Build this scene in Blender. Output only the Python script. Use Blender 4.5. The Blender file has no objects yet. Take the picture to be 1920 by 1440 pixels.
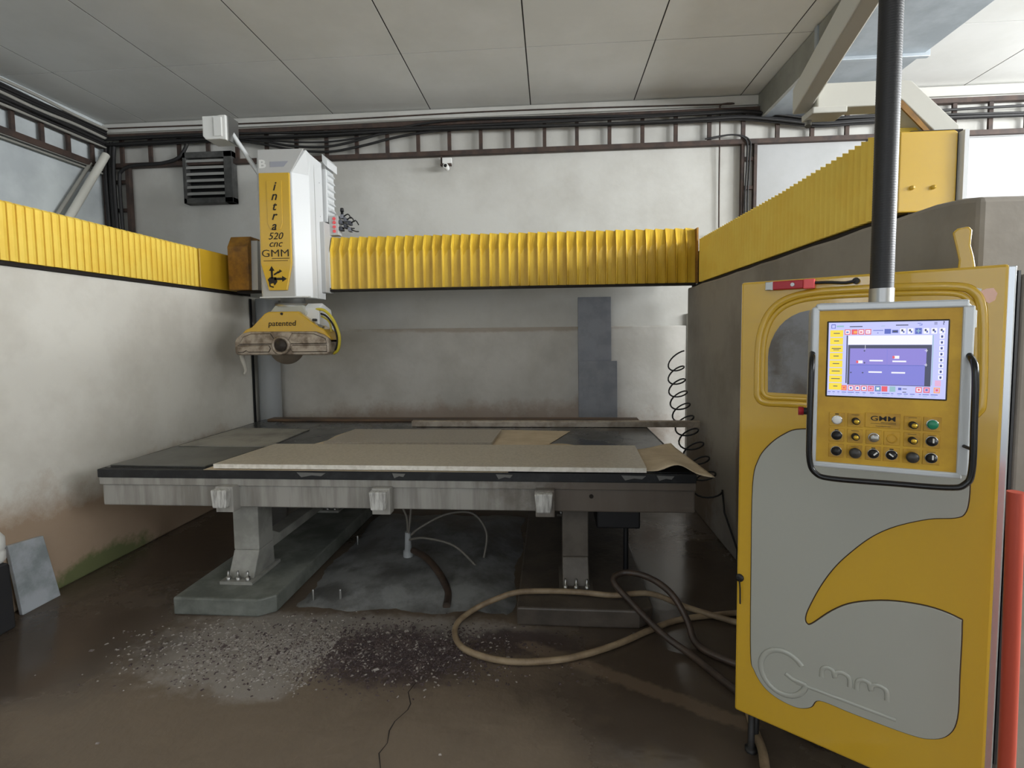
import bpy, bmesh, math, random
from mathutils import Vector, Matrix
random.seed(7)
SC = bpy.context.scene
COL = SC.collection
R = math.radians

# ------------------------------------------------------------------ camera, light, exposure
cam_d = bpy.data.cameras.new('camera'); cam = bpy.data.objects.new('camera', cam_d); COL.objects.link(cam)
cam_d.sensor_width = 36.0; cam_d.lens = 18.0; cam_d.shift_y = -31/1920; cam_d.clip_start = 0.05
cam.matrix_world = Matrix.Translation((0, 0, 1.55)) @ (Matrix.Rotation(R(4.35), 4, 'Z') @ Matrix.Rotation(R(90-3.6), 4, 'X') @ Matrix.Rotation(R(-.65), 4, 'Z'))
SC.camera = cam
w = bpy.data.worlds.new('overcast_sky'); SC.world = w; w.use_nodes = True
w.node_tree.nodes['Background'].inputs[0].default_value = (.80, .88, 1, 1)
w.node_tree.nodes['Background'].inputs[1].default_value = 0.5
def area(name, loc, rot, sx, sy, power, col=(1, .98, .95), spread=180):
    l = bpy.data.lights.new(name, 'AREA'); l.shape = 'RECTANGLE'; l.size = sx; l.size_y = sy; l.energy = power; l.color = col; l.spread = R(spread)
    o = bpy.data.objects.new(name, l); COL.objects.link(o); o.location = loc; o.rotation_euler = rot; return o
WIN_Y = (-2.4, -.1, 2.2, 4.3)                      # daylight through the windows of the right-hand hall wall
for i, y in enumerate(WIN_Y):
    area('window_daylight', (6.5, y, 2.95), (0, R(90), 0), 1.1, 1.5, (90, 280, 245, 95)[i], (.96, .985, 1))
area('gate_fill', (-.6, -3.9, 2.0), (R(90), 0, 0), 4.4, 3.0, 40, (.93, .97, 1))   # fill light, added as an unseen open gate behind the camera
SC.view_settings.view_transform = 'Standard'; SC.view_settings.look = 'None'
SC.view_settings.exposure = 0.0; SC.view_settings.gamma = 1.0; SC.view_settings.use_curve_mapping = False

# ------------------------------------------------------------------ materials
MATS = {}
def srgb(r, g, b):
    f = lambda c: (c/255/12.92) if c/255 <= .04045 else ((c/255+.055)/1.055)**2.4
    return (f(r), f(g), f(b), 1)
def mat(name, col, rough=.6, metal=0., col2=None, scale=4., lo=.42, hi=.62, bump=0., bscale=30., detail=6, rough2=None, emit=0., coat=0., stretch=(1, 1, 1), alpha=1.):
    m = bpy.data.materials.new(name); m.use_nodes = True; nt = m.node_tree; N = nt.nodes; L = nt.links
    b = N['Principled BSDF']; b.inputs['Base Color'].default_value = srgb(*col)
    b.inputs['Roughness'].default_value = rough; b.inputs['Metallic'].default_value = metal
    if coat: b.inputs['Coat Weight'].default_value = coat; b.inputs['Coat Roughness'].default_value = .08
    if emit:
        b.inputs['Emission Color'].default_value = srgb(*col); b.inputs['Emission Strength'].default_value = emit
        b.inputs['Base Color'].default_value = (0.01, .01, .01, 1)
    if alpha < 1: b.inputs['Alpha'].default_value = alpha
    if col2 or bump:
        g = N.new('ShaderNodeNewGeometry'); mp = N.new('ShaderNodeMapping'); mp.inputs['Scale'].default_value = stretch
        L.new(g.outputs['Position'], mp.inputs['Vector'])
    if col2:
        n = N.new('ShaderNodeTexNoise'); n.inputs['Scale'].default_value = scale; n.inputs['Detail'].default_value = detail
        n.inputs['Roughness'].default_value = .62
        L.new(mp.outputs[0], n.inputs['Vector'])
        r = N.new('ShaderNodeMapRange'); r.inputs[1].default_value = lo; r.inputs[2].default_value = hi; L.new(n.outputs[0], r.inputs[0])
        x = N.new('ShaderNodeMix'); x.data_type = 'RGBA'; x.inputs[6].default_value = srgb(*col); x.inputs[7].default_value = srgb(*col2)
        L.new(r.outputs[0], x.inputs[0]); L.new(x.outputs[2], b.inputs['Base Color'])
        if rough2 is not None:
            q = N.new('ShaderNodeMapRange'); q.inputs[3].default_value = rough; q.inputs[4].default_value = rough2
            L.new(r.outputs[0], q.inputs[0]); L.new(q.outputs[0], b.inputs['Roughness'])
    if bump:
        n2 = N.new('ShaderNodeTexNoise'); n2.inputs['Scale'].default_value = bscale; n2.inputs['Detail'].default_value = 5
        L.new(mp.outputs[0], n2.inputs['Vector'])
        bp = N.new('ShaderNodeBump'); bp.inputs['Strength'].default_value = bump; bp.inputs['Distance'].default_value = .01
        L.new(n2.outputs[0], bp.inputs['Height']); L.new(bp.outputs[0], b.inputs['Normal'])
    MATS[name] = m; return m
def stain_or_shade(m, col, cond, amount=1., nscale=3., edge=.25):
    """Adds a coloured stain or painted shade with a ragged edge of its own: cond = list of (cx,cy,cz,rx,ry,rz) blobs in metres."""
    nt = m.node_tree; N = nt.nodes; L = nt.links; b = N['Principled BSDF']
    g = N.new('ShaderNodeNewGeometry'); n = N.new('ShaderNodeTexNoise'); n.inputs['Scale'].default_value = nscale; n.inputs['Detail'].default_value = 8
    n.inputs['Roughness'].default_value = .68
    L.new(g.outputs['Position'], n.inputs['Vector'])
    acc = None
    for (cx, cy, cz, rx, ry, rz) in cond:
        s = N.new('ShaderNodeVectorMath'); s.operation = 'SUBTRACT'; L.new(g.outputs['Position'], s.inputs[0]); s.inputs[1].default_value = (cx, cy, cz)
        d = N.new('ShaderNodeVectorMath'); d.operation = 'DIVIDE'; L.new(s.outputs[0], d.inputs[0]); d.inputs[1].default_value = (rx, ry, rz)
        l = N.new('ShaderNodeVectorMath'); l.operation = 'LENGTH'; L.new(d.outputs[0], l.inputs[0])
        if acc is None: acc = l.outputs['Value']
        else:
            mn = N.new('ShaderNodeMath'); mn.operation = 'MINIMUM'; L.new(acc, mn.inputs[0]); L.new(l.outputs['Value'], mn.inputs[1]); acc = mn.outputs[0]
    ad = N.new('ShaderNodeMath'); ad.operation = 'MULTIPLY_ADD'; L.new(n.outputs[0], ad.inputs[0]); ad.inputs[1].default_value = 1.6; L.new(acc, ad.inputs[2])
    r = N.new('ShaderNodeMapRange'); r.inputs[1].default_value = 1.8+edge; r.inputs[2].default_value = 1.8-edge; r.inputs[4].default_value = amount
    L.new(ad.outputs[0], r.inputs[0])
    x = N.new('ShaderNodeMix'); x.data_type = 'RGBA'; x.inputs[7].default_value = srgb(*col); L.new(r.outputs[0], x.inputs[0])
    if b.inputs['Base Color'].links: L.new(b.inputs['Base Color'].links[0].from_socket, x.inputs[6])
    else: x.inputs[6].default_value = b.inputs['Base Color'].default_value
    L.new(x.outputs[2], b.inputs['Base Color'])
    return r.outputs[0]
def set_rough(m, mask, val):
    nt = m.node_tree; N = nt.nodes; L = nt.links; b = N['Principled BSDF']
    x = N.new('ShaderNodeMix'); x.data_type = 'FLOAT'; x.inputs[3].default_value = val; L.new(mask, x.inputs[0])
    if b.inputs['Roughness'].links: L.new(b.inputs['Roughness'].links[0].from_socket, x.inputs[2])
    else: x.inputs[2].default_value = b.inputs['Roughness'].default_value
    L.new(x.outputs[0], b.inputs['Roughness'])

plaster = mat('plaster', (203, 202, 196), .9, col2=(190, 188, 181), scale=1.3, bump=.15, bscale=18)
stain_or_shade(plaster, (168, 150, 128), [(-1.2, 5.29, .75, 2.2, .5, .42), (.6, 5.29, .7, 1.0, .5, .2)], .75, 4)
plinthm = mat('plinth_concrete', (206, 203, 196), .9, col2=(192, 189, 181), scale=2.0, bump=.2, bscale=20)
stain_or_shade(plinthm, (140, 104, 76), [(-.9, 5.27, .55, 2.0, .5, .28), (.3, 5.27, .6, .5, .5, .25)], .5, 5)
stain_or_shade(plinthm, (150, 128, 104), [(-.6, 5.27, 1.62, 1.3, .5, .035)], .5, 5)
lowwall = mat('low_wall_concrete', (226, 223, 214), .85, col2=(212, 208, 198), scale=1.6, bump=.22, bscale=16)
stain_or_shade(lowwall, (166, 138, 110), [(-3.06, 2.6, .2, .6, 1.5, .42), (-3.06, 4.2, .2, .6, 1.3, .4)], .85, 2.4)
stain_or_shade(lowwall, (84, 104, 52), [(-3.06, 3.15, .0, .5, .45, .13)], .8, 9)
rwall = mat('right_wall_concrete', (158, 151, 140), .85, col2=(138, 131, 121), scale=1.5, bump=.25, bscale=14)
stain_or_shade(rwall, (112, 90, 66), [(1.3, 3.2, .75, .5, .12, .45), (1.3, 3.45, .6, .5, .07, .4), (1.3, 4.4, .3, .5, .4, .4)], .7, 7)
ceilm = mat('ceiling_board', (224, 224, 220), .92, col2=(216, 216, 211), scale=1.2)
ceilgap = mat('ceiling_joint', (58, 56, 53), .95)
bluewall = mat('left_hall_wall', (206, 212, 212), .85, col2=(182, 188, 190), scale=1.0)
whitepan = mat('white_cladding', (172, 173, 173), .7, col2=(163, 164, 163), scale=1.5)
floorm = mat('wet_floor', (106, 93, 79), .62, col2=(82, 71, 60), scale=2.2, lo=.35, hi=.65, bump=.35, bscale=22, rough2=.42)
stain_or_shade(floorm, (116, 104, 89), [(-.2, 1.5, 0, 1.6, .55, 1), (-1.4, 1.9, 0, .8, .5, 1)], .55, 3)
stain_or_shade(floorm, (150, 146, 142), [(-1.55, 2.35, 0, .5, .28, 1), (-1.0, 2.58, 0, .9, .12, 1), (-1.35, 2.1, 0, .2, .1, 1)], .6, 14)
stain_or_shade(floorm, (60, 49, 49), [(-.75, 2.35, 0, .36, .22, 1), (-.15, 2.5, 0, .3, .1, 1)], .9, 14)
pud = stain_or_shade(floorm, (72, 63, 55), [(.75, 2.9, 0, .75, 1.4, 1), (.55, 2.05, 0, .5, .5, 1), (-2.5, 2.35, 0, .55, .45, 1), (-2.5, 3.8, 0, .55, 1.1, 1), (-.9, 4.2, 0, 1.2, .6, 1)], .85, 2.6, .3)
set_rough(floorm, pud, .06)
stain_or_shade(floorm, (116, 100, 84), [(-.12+.042*i, 2.47-.0224*i, 0, .06, .034, 1) for i in range(22)], .65, 16)
for n in floorm.node_tree.nodes:
    if n.type == 'TEX_NOISE' and abs(n.inputs['Scale'].default_value-2.2) < .01: n.inputs['Detail'].default_value = 14; n.inputs['Roughness'].default_value = .8
_b = [n for n in floorm.node_tree.nodes if n.type == 'BUMP'][0]                # standing water lies flat
_i = floorm.node_tree.nodes.new('ShaderNodeMapRange'); _i.inputs[3].default_value = .35; _i.inputs[4].default_value = .02
floorm.node_tree.links.new(pud, _i.inputs[0]); floorm.node_tree.links.new(_i.outputs[0], _b.inputs['Strength'])
moundm = mat('grey_sludge', (128, 130, 130), .6, col2=(88, 88, 87), scale=5, bump=.5, bscale=18, rough2=.4)
footm = mat('plinth_block', (124, 128, 122), .7, col2=(92, 96, 90), scale=4, bump=.3, bscale=25)
yel = mat('yellow_paint', (210, 169, 46), .24, coat=1.0)
yel_bel = mat('yellow_bellows', (250, 216, 92), .48, col2=(247, 208, 82), scale=6)
yel_bel_b = mat('bridge_bellows', (226, 188, 58), .42, col2=(208, 168, 48), scale=8, stretch=(1, 1, .3))
yel_old = mat('stained_or_shaded_yellow', (170, 120, 34), .6, col2=(120, 84, 32), scale=6)
yel_pan = mat('panel_yellow', (206, 162, 34), .45, col2=(190, 146, 28), scale=9)
lgrey = mat('light_grey_paint', (172, 174, 166), .3, coat=.6)
wgrey = mat('white_grey_paint', (222, 224, 224), .38)
tgrey = mat('tower_grey', (188, 188, 186), .45)
galv = mat('galvanised', (176, 184, 190), .42, metal=.55, col2=(158, 166, 172), scale=3)
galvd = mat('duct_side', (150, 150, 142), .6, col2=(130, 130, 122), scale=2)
cream = mat('cream_beam_paint', (206, 204, 194), .6)
blk = mat('black_rubber', (24, 24, 26), .5)
blkg = mat('black_gloss', (14, 14, 15), .18)
blkhose = mat('black_corrugated_hose', (26, 26, 28), .45)
steel = mat('steel', (170, 170, 168), .3, metal=.9)
chrome = mat('bright_aluminium', (214, 218, 222), .25, metal=.8)
mast = mat('table_rubber', (34, 35, 37), .16, col2=(92, 93, 92), scale=2.3, lo=.5, hi=.72, rough2=.55, bump=.15, bscale=40)
matedge = mat('rubber_edge', (22, 24, 27), .55, col2=(48, 50, 52), scale=10, lo=.5, hi=.7)
apron = mat('table_apron', (164, 162, 156), .5, col2=(134, 131, 125), scale=5, stretch=(2.5, 2.5, .25), rough2=.4)
stain_or_shade(apron, (92, 82, 72), [(.55, 2.8, .64, .75, .5, .4)], .9, 4)  # shadow of the right low wall painted into the apron colour
legm = mat('table_leg_paint', (164, 164, 158), .5, col2=(138, 138, 132), scale=5)
legm2 = mat('shaded_leg_paint', (98, 92, 84), .5, col2=(80, 74, 67), scale=5)  # darker copy of the leg paint, shade of the right legs put into the colour
stub = mat('white_stub', (206, 206, 202), .55, col2=(150, 148, 144), scale=22, stretch=(3, 3, .4))
slabg = mat('grey_granite', (132, 134, 138), .42, col2=(114, 116, 120), scale=14)
slabd = mat('dark_grey_granite', (138, 141, 148), .5, col2=(124, 127, 134), scale=6)
slabc = mat('pale_granite', (192, 183, 166), .35, col2=(176, 167, 150), scale=60)
slabedge = mat('pale_cut_edge', (240, 236, 226), .7, col2=(220, 215, 203), scale=30)
slabb = mat('brown_grey_granite', (172, 163, 149), .3, col2=(156, 148, 135), scale=60)
card = mat('cardboard', (208, 192, 166), .85, col2=(194, 177, 150), scale=5)
barm = mat('aluminium_bar', (176, 166, 152), .4, metal=.5, col2=(140, 128, 114), scale=8)
rust = mat('brown_ladder', (74, 58, 50), .7, col2=(56, 46, 42), scale=10)
cabm = mat('black_cable', (30, 29, 29), .6)
cabg = mat('grey_conduit', (150, 148, 140), .6)
pipem = mat('grey_pipe', (160, 164, 166), .45)
hose_t = mat('tan_hose', (150, 132, 106), .5, col2=(120, 102, 80), scale=9)
hose_d = mat('dark_brown_hose', (56, 46, 40), .4, col2=(76, 62, 52), scale=9)
ventm = mat('vent_frame', (82, 82, 80), .6, col2=(60, 60, 58), scale=8)
ventd = mat('vent_dark', (18, 18, 18), .9)
slatm = mat('vent_slat', (150, 150, 146), .55)
white = mat('white_plastic', (230, 230, 226), .4)
red = mat('red_plastic', (176, 30, 44), .4)
pinkred = mat('light_red', (240, 92, 96), .4)
pink = mat('bare_pink_primer', (250, 206, 188), .7)
orange = mat('red_pipe', (182, 74, 54), .45)
ink = mat('black_ink', (26, 20, 14), .6)
faint = mat('brown_ink', (110, 84, 22), .6)
seam = mat('dark_seam', (58, 40, 24), .6)
green = mat('green_button', (24, 128, 92), .35)
glassm = mat('dusty_window_glass', (132, 132, 134), .12, col2=(98, 92, 84), scale=9, rough2=.4)
guard = mat('blade_guard_metal', (176, 164, 150), .35, metal=.4, col2=(120, 106, 92), scale=12)
guardd = mat('guard_seam', (52, 44, 38), .6)
yhose = mat('yellow_tube', (206, 190, 60), .35)
debm = mat('stone_debris', (150, 143, 136), .8, col2=(70, 60, 59), scale=4, lo=.42, hi=.58)
copper = mat('brass_knob', (214, 176, 60), .3, metal=.6)
darkgap = mat('dark_gap', (34, 28, 24), .9)
windowm = mat('window_daylight_pane', (236, 243, 255), .5, emit=5.0)
sE = lambda n, c, s=1.0: mat(n, c, .3, emit=s)
S_BG = sE('screen_lavender', (196, 200, 252)); S_PUR = sE('screen_purple', (142, 132, 214)); S_PUR2 = sE('screen_purple_blue', (128, 128, 214))
S_WH = sE('screen_white', (246, 246, 255)); S_YE = sE('screen_yellow', (248, 222, 60)); S_RE = sE('screen_red', (232, 92, 104))
S_PK = sE('screen_pink', (226, 176, 214)); S_DK = sE('screen_dark', (66, 70, 96)); S_BL = sE('screen_blue', (88, 104, 190)); S_TE = sE('screen_teal', (150, 190, 200)); S_OR = sE('screen_orange', (250, 170, 90))

# ------------------------------------------------------------------ mesh helpers
ORG = {}
def catmull(pts, n=8, closed=False):
    P = [Vector(p) for p in pts]; out = []; m = len(P)
    rng = range(m) if closed else range(m-1)
    for i in rng:
        if closed: p0, p1, p2, p3 = P[(i-1) % m], P[i], P[(i+1) % m], P[(i+2) % m]
        else: p0, p1, p2, p3 = P[max(i-1, 0)], P[i], P[i+1], P[min(i+2, m-1)]
        for k in range(n):
            t = k/n
            out.append(.5*((2*p1)+(-p0+p2)*t+(2*p0-5*p1+4*p2-p3)*t*t+(-p0+3*p1-3*p2+p3)*t**3))
    if not closed: out.append(P[-1])
    return out
class MB:
    def __init__(s): s.v = []; s.f = []; s.mi = []; s.sm = []; s.mats = []
    def _m(s, m):
        if m is None: return 0
        if m not in s.mats: s.mats.append(m)
        return s.mats.index(m)
    def add(s, v, f, m=None, smooth=False):
        o = len(s.v); s.v += [tuple(x) for x in v]; i = s._m(m)
        for q in f: s.f.append([a+o for a in q]); s.mi.append(i); s.sm.append(smooth)
        return s
    def box(s, x0, x1, y0, y1, z0, z1, m=None):
        return s.add([(x0, y0, z0), (x1, y0, z0), (x1, y1, z0), (x0, y1, z0), (x0, y0, z1), (x1, y0, z1), (x1, y1, z1), (x0, y1, z1)],
                     [(3, 2, 1, 0), (4, 5, 6, 7), (0, 1, 5, 4), (1, 2, 6, 5), (2, 3, 7, 6), (3, 0, 4, 7)], m)
    def prism(s, poly, a, b, axis='Y', m=None):
        n = len(poly)
        def mk(p, t): return (p[0], t, p[1]) if axis == 'Y' else ((t, p[0], p[1]) if axis == 'X' else (p[0], p[1], t))
        v = [mk(p, a) for p in poly]+[mk(p, b) for p in poly]
        f = [list(range(n)), list(range(2*n-1, n-1, -1))]+[[i, i+n, (i+1) % n+n, (i+1) % n] for i in range(n)]
        return s.add(v, f, m)
    def tube(s, pts, r, n=8, m=None, cat=0, closed=False, flat=None, rf=None):
        P = catmull(pts, cat, closed) if cat else [Vector(p) for p in pts]
        N = len(P); v = []; f = []; up = None
        for i, p in enumerate(P):
            if closed: t = P[(i+1) % N]-P[i-1]
            else: t = P[min(i+1, N-1)]-P[max(i-1, 0)]
            t.normalize()
            if up is None:
                up = Vector((0, 0, 1)) if abs(t.z) < .9 else Vector((0, 1, 0))
                if flat: up = Vector(flat)
            if flat: up = Vector(flat)
            a = t.cross(up); 
            if a.length < 1e-6: a = t.orthogonal()
            a.normalize(); u = a.cross(t).normalized(); up = u
            rr = rf(i/(N-1)) if rf else r
            for k in range(n):
                q = 2*math.pi*k/n
                v.append(p+a*math.cos(q)*rr+u*math.sin(q)*rr*(.5 if flat else 1))
        for i in range(N if closed else N-1):
            j = (i+1) % N
            for k in range(n): f.append((i*n+k, j*n+k, j*n+(k+1) % n, i*n+(k+1) % n))
        s.add(v, f, m, True)
        if not closed: s.add(v[:n], [list(range(n))[::-1]], m); s.add(v[-n:], [list(range(n))], m)
        return s
    def lathe(s, prof, c, axis='Z', n=20, m=None, smooth=True):
        """prof: list of (r, t) along axis from c; axis 'Z' up, 'F' towards local -y, 'X'."""
        v = []; f = []; k = len(prof)
        for i in range(n):
            q = 2*math.pi*i/n
            for r_, t in prof:
                a, b = r_*math.cos(q), r_*math.sin(q)
                v.append((c[0]+a, c[1]+b, c[2]+t) if axis == 'Z' else ((c[0]+a, c[1]-t, c[2]+b) if axis == 'F' else (c[0]+t, c[1]+a, c[2]+b)))
        for i in range(n):
            j = (i+1) % n
            for e in range(k-1): f.append((i*k+e, j*k+e, j*k+e+1, i*k+e+1))
        s.add(v, f, m, smooth)
        if prof[-1][0] > 1e-5: s.add([v[i*k+k-1] for i in range(n)], [list(range(n))], m)
        if prof[0][0] > 1e-5: s.add([v[i*k] for i in range(n)], [list(range(n))[::-1]], m)
        return s
    def build(s, name, m=None, parent=None, local=False, bevel=0., kind=None, seg=2):
        me = bpy.data.meshes.new(name); v = s.v
        if parent is not None and not local:
            o_ = ORG.get(parent.name, Vector()); v = [(a-o_.x, b-o_.y, c-o_.z) for a, b, c in v]
        me.from_pydata(v, [], s.f); me.update()
        bm = bmesh.new(); bm.from_mesh(me); bmesh.ops.recalc_face_normals(bm, faces=bm.faces); bm.to_mesh(me); bm.free()
        ms = s.mats if s.mats else [m]
        for q in ms: me.materials.append(q)
        if s.mats:
            for p, i in zip(me.polygons, s.mi): p.material_index = i
        for p, sm in zip(me.polygons, s.sm): p.use_smooth = sm
        ob = bpy.data.objects.new(name, me); COL.objects.link(ob)
        if parent is not None: ob.parent = parent; ORG[ob.name] = ORG.get(parent.name, Vector())
        if bevel:
            b = ob.modifiers.new('bevel', 'BEVEL'); b.width = bevel; b.segments = seg; b.limit_method = 'ANGLE'; b.angle_limit = R(40)
        if kind: ob['kind'] = kind
        return ob
def thing(name, label, cat, loc=(0, 0, 0), rz=0., group=None):
    o = bpy.data.objects.new(name, None); COL.objects.link(o); o.empty_display_size = .1
    o.location = loc; o.rotation_euler = (0, 0, rz); o['label'] = label; o['category'] = cat
    if group: o['group'] = group
    ORG[o.name] = Vector(loc); return o
def tag(o, label, cat, group=None):
    o['label'] = label; o['category'] = cat
    if group: o['group'] = group
    return o
def struct(name, mb, m, bevel=0., label=None):
    o = mb.build(name, m, bevel=bevel); o['kind'] = 'structure'
    if label: o['label'] = label
    return o
def inst(src, loc, parent=None, scale=None):
    o = src.copy(); COL.objects.link(o); o.location = loc
    if parent is not None: o.parent = parent
    if scale: o.scale = scale
    return o
def text(name, body, size, m, parent, pos, shear=0., sx=1., space=1., ext=.0006, align='CENTER', bold=0., tilt=0.):
    """flat lettering facing local -y at pos (local coordinates of the parent)"""
    c = bpy.data.curves.new(name, 'FONT'); c.body = body; c.size = size; c.shear = shear; c.space_character = space
    c.extrude = ext; c.align_x = align; c.align_y = 'CENTER'; c.offset = bold; c.resolution_u = 3
    t = bpy.data.objects.new(name, c); COL.objects.link(t)
    dg = bpy.context.evaluated_depsgraph_get(); me = bpy.data.meshes.new_from_object(t.evaluated_get(dg))
    bpy.data.objects.remove(t); bpy.data.curves.remove(c)
    me.name = name; me.materials.clear(); me.materials.append(m)
    M = Matrix.Translation(pos) @ Matrix.Rotation(tilt, 4, 'Y') @ Matrix.Rotation(R(90), 4, 'X') @ Matrix.Diagonal((sx, 1, 1, 1))
    me.transform(M)
    o = bpy.data.objects.new(name, me); COL.objects.link(o); o.parent = parent; return o

# ------------------------------------------------------------------ the hall
YB, ZC, XL, XR = 5.29, 3.85, -4.75, 6.6
fl = struct('floor', MB().box(-5.2, 7, -4.4, 5.7, -.2, 0), floorm)
struct('wall_back', MB().box(-5.2, 7, YB, 5.7, -.2, 4.1), plaster)
struct('wall_left', MB().box(-5.2, XL, -4.4, YB, -.2, 4.1), bluewall)
b = MB()                                                     # right-hand hall wall with window openings
b.box(XR, 7, -4.4, YB, -.2, 2.3); b.box(XR, 7, -4.4, YB, 3.6, 4.1)
ys = [-4.4]
for y in WIN_Y: ys += [y-.8, y+.8]
ys.append(YB)
for i in range(0, len(ys), 2): b.box(XR, 7, ys[i], ys[i+1], 2.3, 3.6)
struct('wall_right', b, whitepan)
for i, y in enumerate(WIN_Y):
    f = MB().box(6.56, 6.66, y-.8, y+.8, 2.3, 2.36).box(6.56, 6.66, y-.8, y+.8, 3.54, 3.6).box(6.56, 6.66, y-.8, y-.74, 2.3, 3.6).box(6.56, 6.66, y+.74, y+.8, 2.3, 3.6).box(6.58, 6.65, y-.02, y+.02, 2.36, 3.54)
    wf = struct('window_%d' % (i+1), f, white)
    for s_ in (-1, 1): MB().box(6.67, 6.68, *sorted((y+s_*.02, y+s_*.74)), 2.36, 3.54).build('pane', windowm, wf)
b = MB().box(-5.2, -4.6, -4.4, -4.0, -.2, 4.1).box(-4.6, -3.3, -4.4, -4.0, -.2, 1.7).box(-4.6, -3.3, -4.4, -4.0, 3.3, 4.1).box(-3.3, -3.0, -4.4, -4.0, -.2, 4.1).box(1.8, 7, -4.4, -4.0, -.2, 4.1).box(-3.0, 1.8, -4.4, -4.0, 3.6, 4.1)
struct('wall_front', b, plaster)
w5 = struct('window_5', MB().box(-4.6, -3.3, -4.15, -4.02, 1.7, 1.77).box(-4.6, -3.3, -4.15, -4.02, 3.23, 3.3).box(-4.6, -4.53, -4.15, -4.02, 1.7, 3.3).box(-3.37, -3.3, -4.15, -4.02, 1.7, 3.3).box(-3.98, -3.92, -4.15, -4.02, 1.7, 3.3), white)  # unseen window with glowing panes, added for highlights on the cabinet door
for x0, x1 in ((-4.53, -3.98), (-3.92, -3.37)): MB().box(x0, x1, -4.12, -4.11, 1.77, 3.23).build('pane', windowm, w5)  # glowing panes of the added unseen window
ce = struct('ceiling', MB().box(-5.2, 7, -4.4, 5.7, ZC+.004, 4.1), ceilgap)
xs = [-.185+1.02*k for k in range(-5, 8)]; xs[0] = XL; xs[-1] = XR
yc = [-4.0, -.75, 1.75, 4.25, YB]
for i in range(len(xs)-1):
    for j in range(len(yc)-1):
        g = .011
        MB().box(xs[i]+g*.5, xs[i+1]-g*.5, yc[j]+g*.35, yc[j+1]-g*.35, ZC, ZC+.03).build('ceiling_panel', ceilm, ce)
struct('trim_1', MB().box(XL, XR, YB-.03, YB, 3.75, 3.835), plaster)
struct('trim_2', MB().box(-3.06, 1.36, YB-.035, YB, 0, 1.63), plinthm, bevel=.012)
struct('trim_3', MB().box(1.36, 1.62, YB-.05, YB, 0, 1.75), plinthm, bevel=.015)
struct('wall_low_left', MB().box(-3.48, -3.06, .3, YB, 0, 1.975), lowwall, bevel=.015)
# right-hand low wall, its top edge worn and slightly uneven
poly = [(1.61, 0), (1.61, 1.935), (1.69, 1.95)]+[(1.8+.2*i, 1.962+random.uniform(-.006, .004)) for i in range(15)]+[(4.8, 1.962), (4.8, 0)]
struct('wall_low_right', MB().prism(poly, 1.245, 1.60, 'X'), rwall, bevel=.015)
wp = struct('trim_4', MB().box(1.99, 3.02, YB-.02, YB, .0, 3.38).box(1.985, 3.025, YB-.035, YB, 3.38, 3.40), whitepan)
wp = struct('trim_5', MB().box(3.06, XR, YB-.02, YB, .0, 3.36).box(3.055, XR, YB-.035, YB, 3.36, 3.38).box(3.04, 3.06, YB-.03, YB, 0, 3.38), whitepan)
# crack in the floor
pts = [(-.612, 2.163), (-.63, 2.10), (-.60, 2.03), (-.603, 1.995), (-.637, 1.93), (-.644, 1.881), (-.632, 1.82), (-.648, 1.77), (-.618, 1.70), (-.65, 1.55), (-.66, 1.3)]
cr = MB(); v = []
for i, (x, y) in enumerate(pts): k = .0012+.0016*random.random(); v += [(x-k, y, .0008), (x+k, y, .0008)]
cr.add(v, [(2*i, 2*i+1, 2*i+3, 2*i+2) for i in range(len(pts)-1)]); cr.build('crack', darkgap, fl)
# hall wall: crack-free; brick-sized details end here

# ------------------------------------------------------------------ runway beams with folded covers
def pleat_mesh(w_, prof):                      # prof: list of (along, [(out, z)...]) columns; closed at the back
    n = len(prof[0][1]); v = []; f = []
    for a, col in prof: v += [(a, o, z) for o, z in col]
    for i in range(len(prof)-1):
        for k in range(n-1): f.append((i*n+k, (i+1)*n+k, (i+1)*n+k+1, i*n+k+1))
        f.append((i*n+n-1, (i+1)*n+n-1, (i+1)*n, i*n))
    f.append(list(range(n))[::-1]); f.append(list(range((len(prof)-1)*n, len(prof)*n)))
    return v, f
left = thing('runway_beam', 'yellow pleated runway beam cover on the low wall at the left', 'machine beam', (-3.06, 3, 1.975), group='runway beams')
MB().box(-3.30, -3.085, .4, 5.1, 1.976, 2.30).build('beam_core', darkgap, left)
MB().box(-3.30, -3.05, .4, 4.95, 1.976, 1.998).build('rail', darkgap, left)
wl = .052
def col(o, top, h=.333): return [(o, 0), (o, h-.012), (o-.012, h), (-.09, h), (-.09, 0)]
v, f = pleat_mesh(wl, [(0, col(-.004, 0)), (.002, col(.010, 0)), (wl*.5, col(.012, 0)), (wl-.006, col(.008, 0)), (wl-.0035, col(-.018, 0, .330)), (wl-.0005, col(-.02, 0, .330))])
mb = MB(); mb.add([(o+.02, a, z) for a, o, z in v], f)
k = 0; y = 4.255-wl; first = None
while y > .45:
    if first is None:
        first = mb.build('pleat', yel_bel, left, local=True); first.location = (0, y-3, 2.0-1.975)
    else: inst(first, (random.uniform(-.001, .001), y-3, .025+random.uniform(-.001, .001)), left)
    y -= wl
MB().box(-3.30, -3.03, 4.275, 4.86, 2.0, 2.335).build('cover_plate', yel, left, bevel=.006)
right = thing('runway_beam', 'yellow pleated runway beam cover on the low wall at the right', 'machine beam', (1.285, 3, 1.962), group='runway beams')
MB().box(1.32, 1.50, 2.03, 4.75, 1.964, 2.28).build('beam_core', darkgap, right)
MB().box(1.295, 1.48, 2.1, 4.85, 1.963, 1.985).build('rail', darkgap, right)
wr = .0455; n_r = 55
def colr(o, h): return [(o, 0), (o, h), (.16, h), (.16, 0)]
v, f = pleat_mesh(wr, [(0, colr(.006, .322)), (wr*.7, colr(-.014, .334)), (wr-.004, colr(-.018, .338)), (wr-.0025, colr(.016, .338)), (wr-.0005, colr(.018, .338))])
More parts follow.
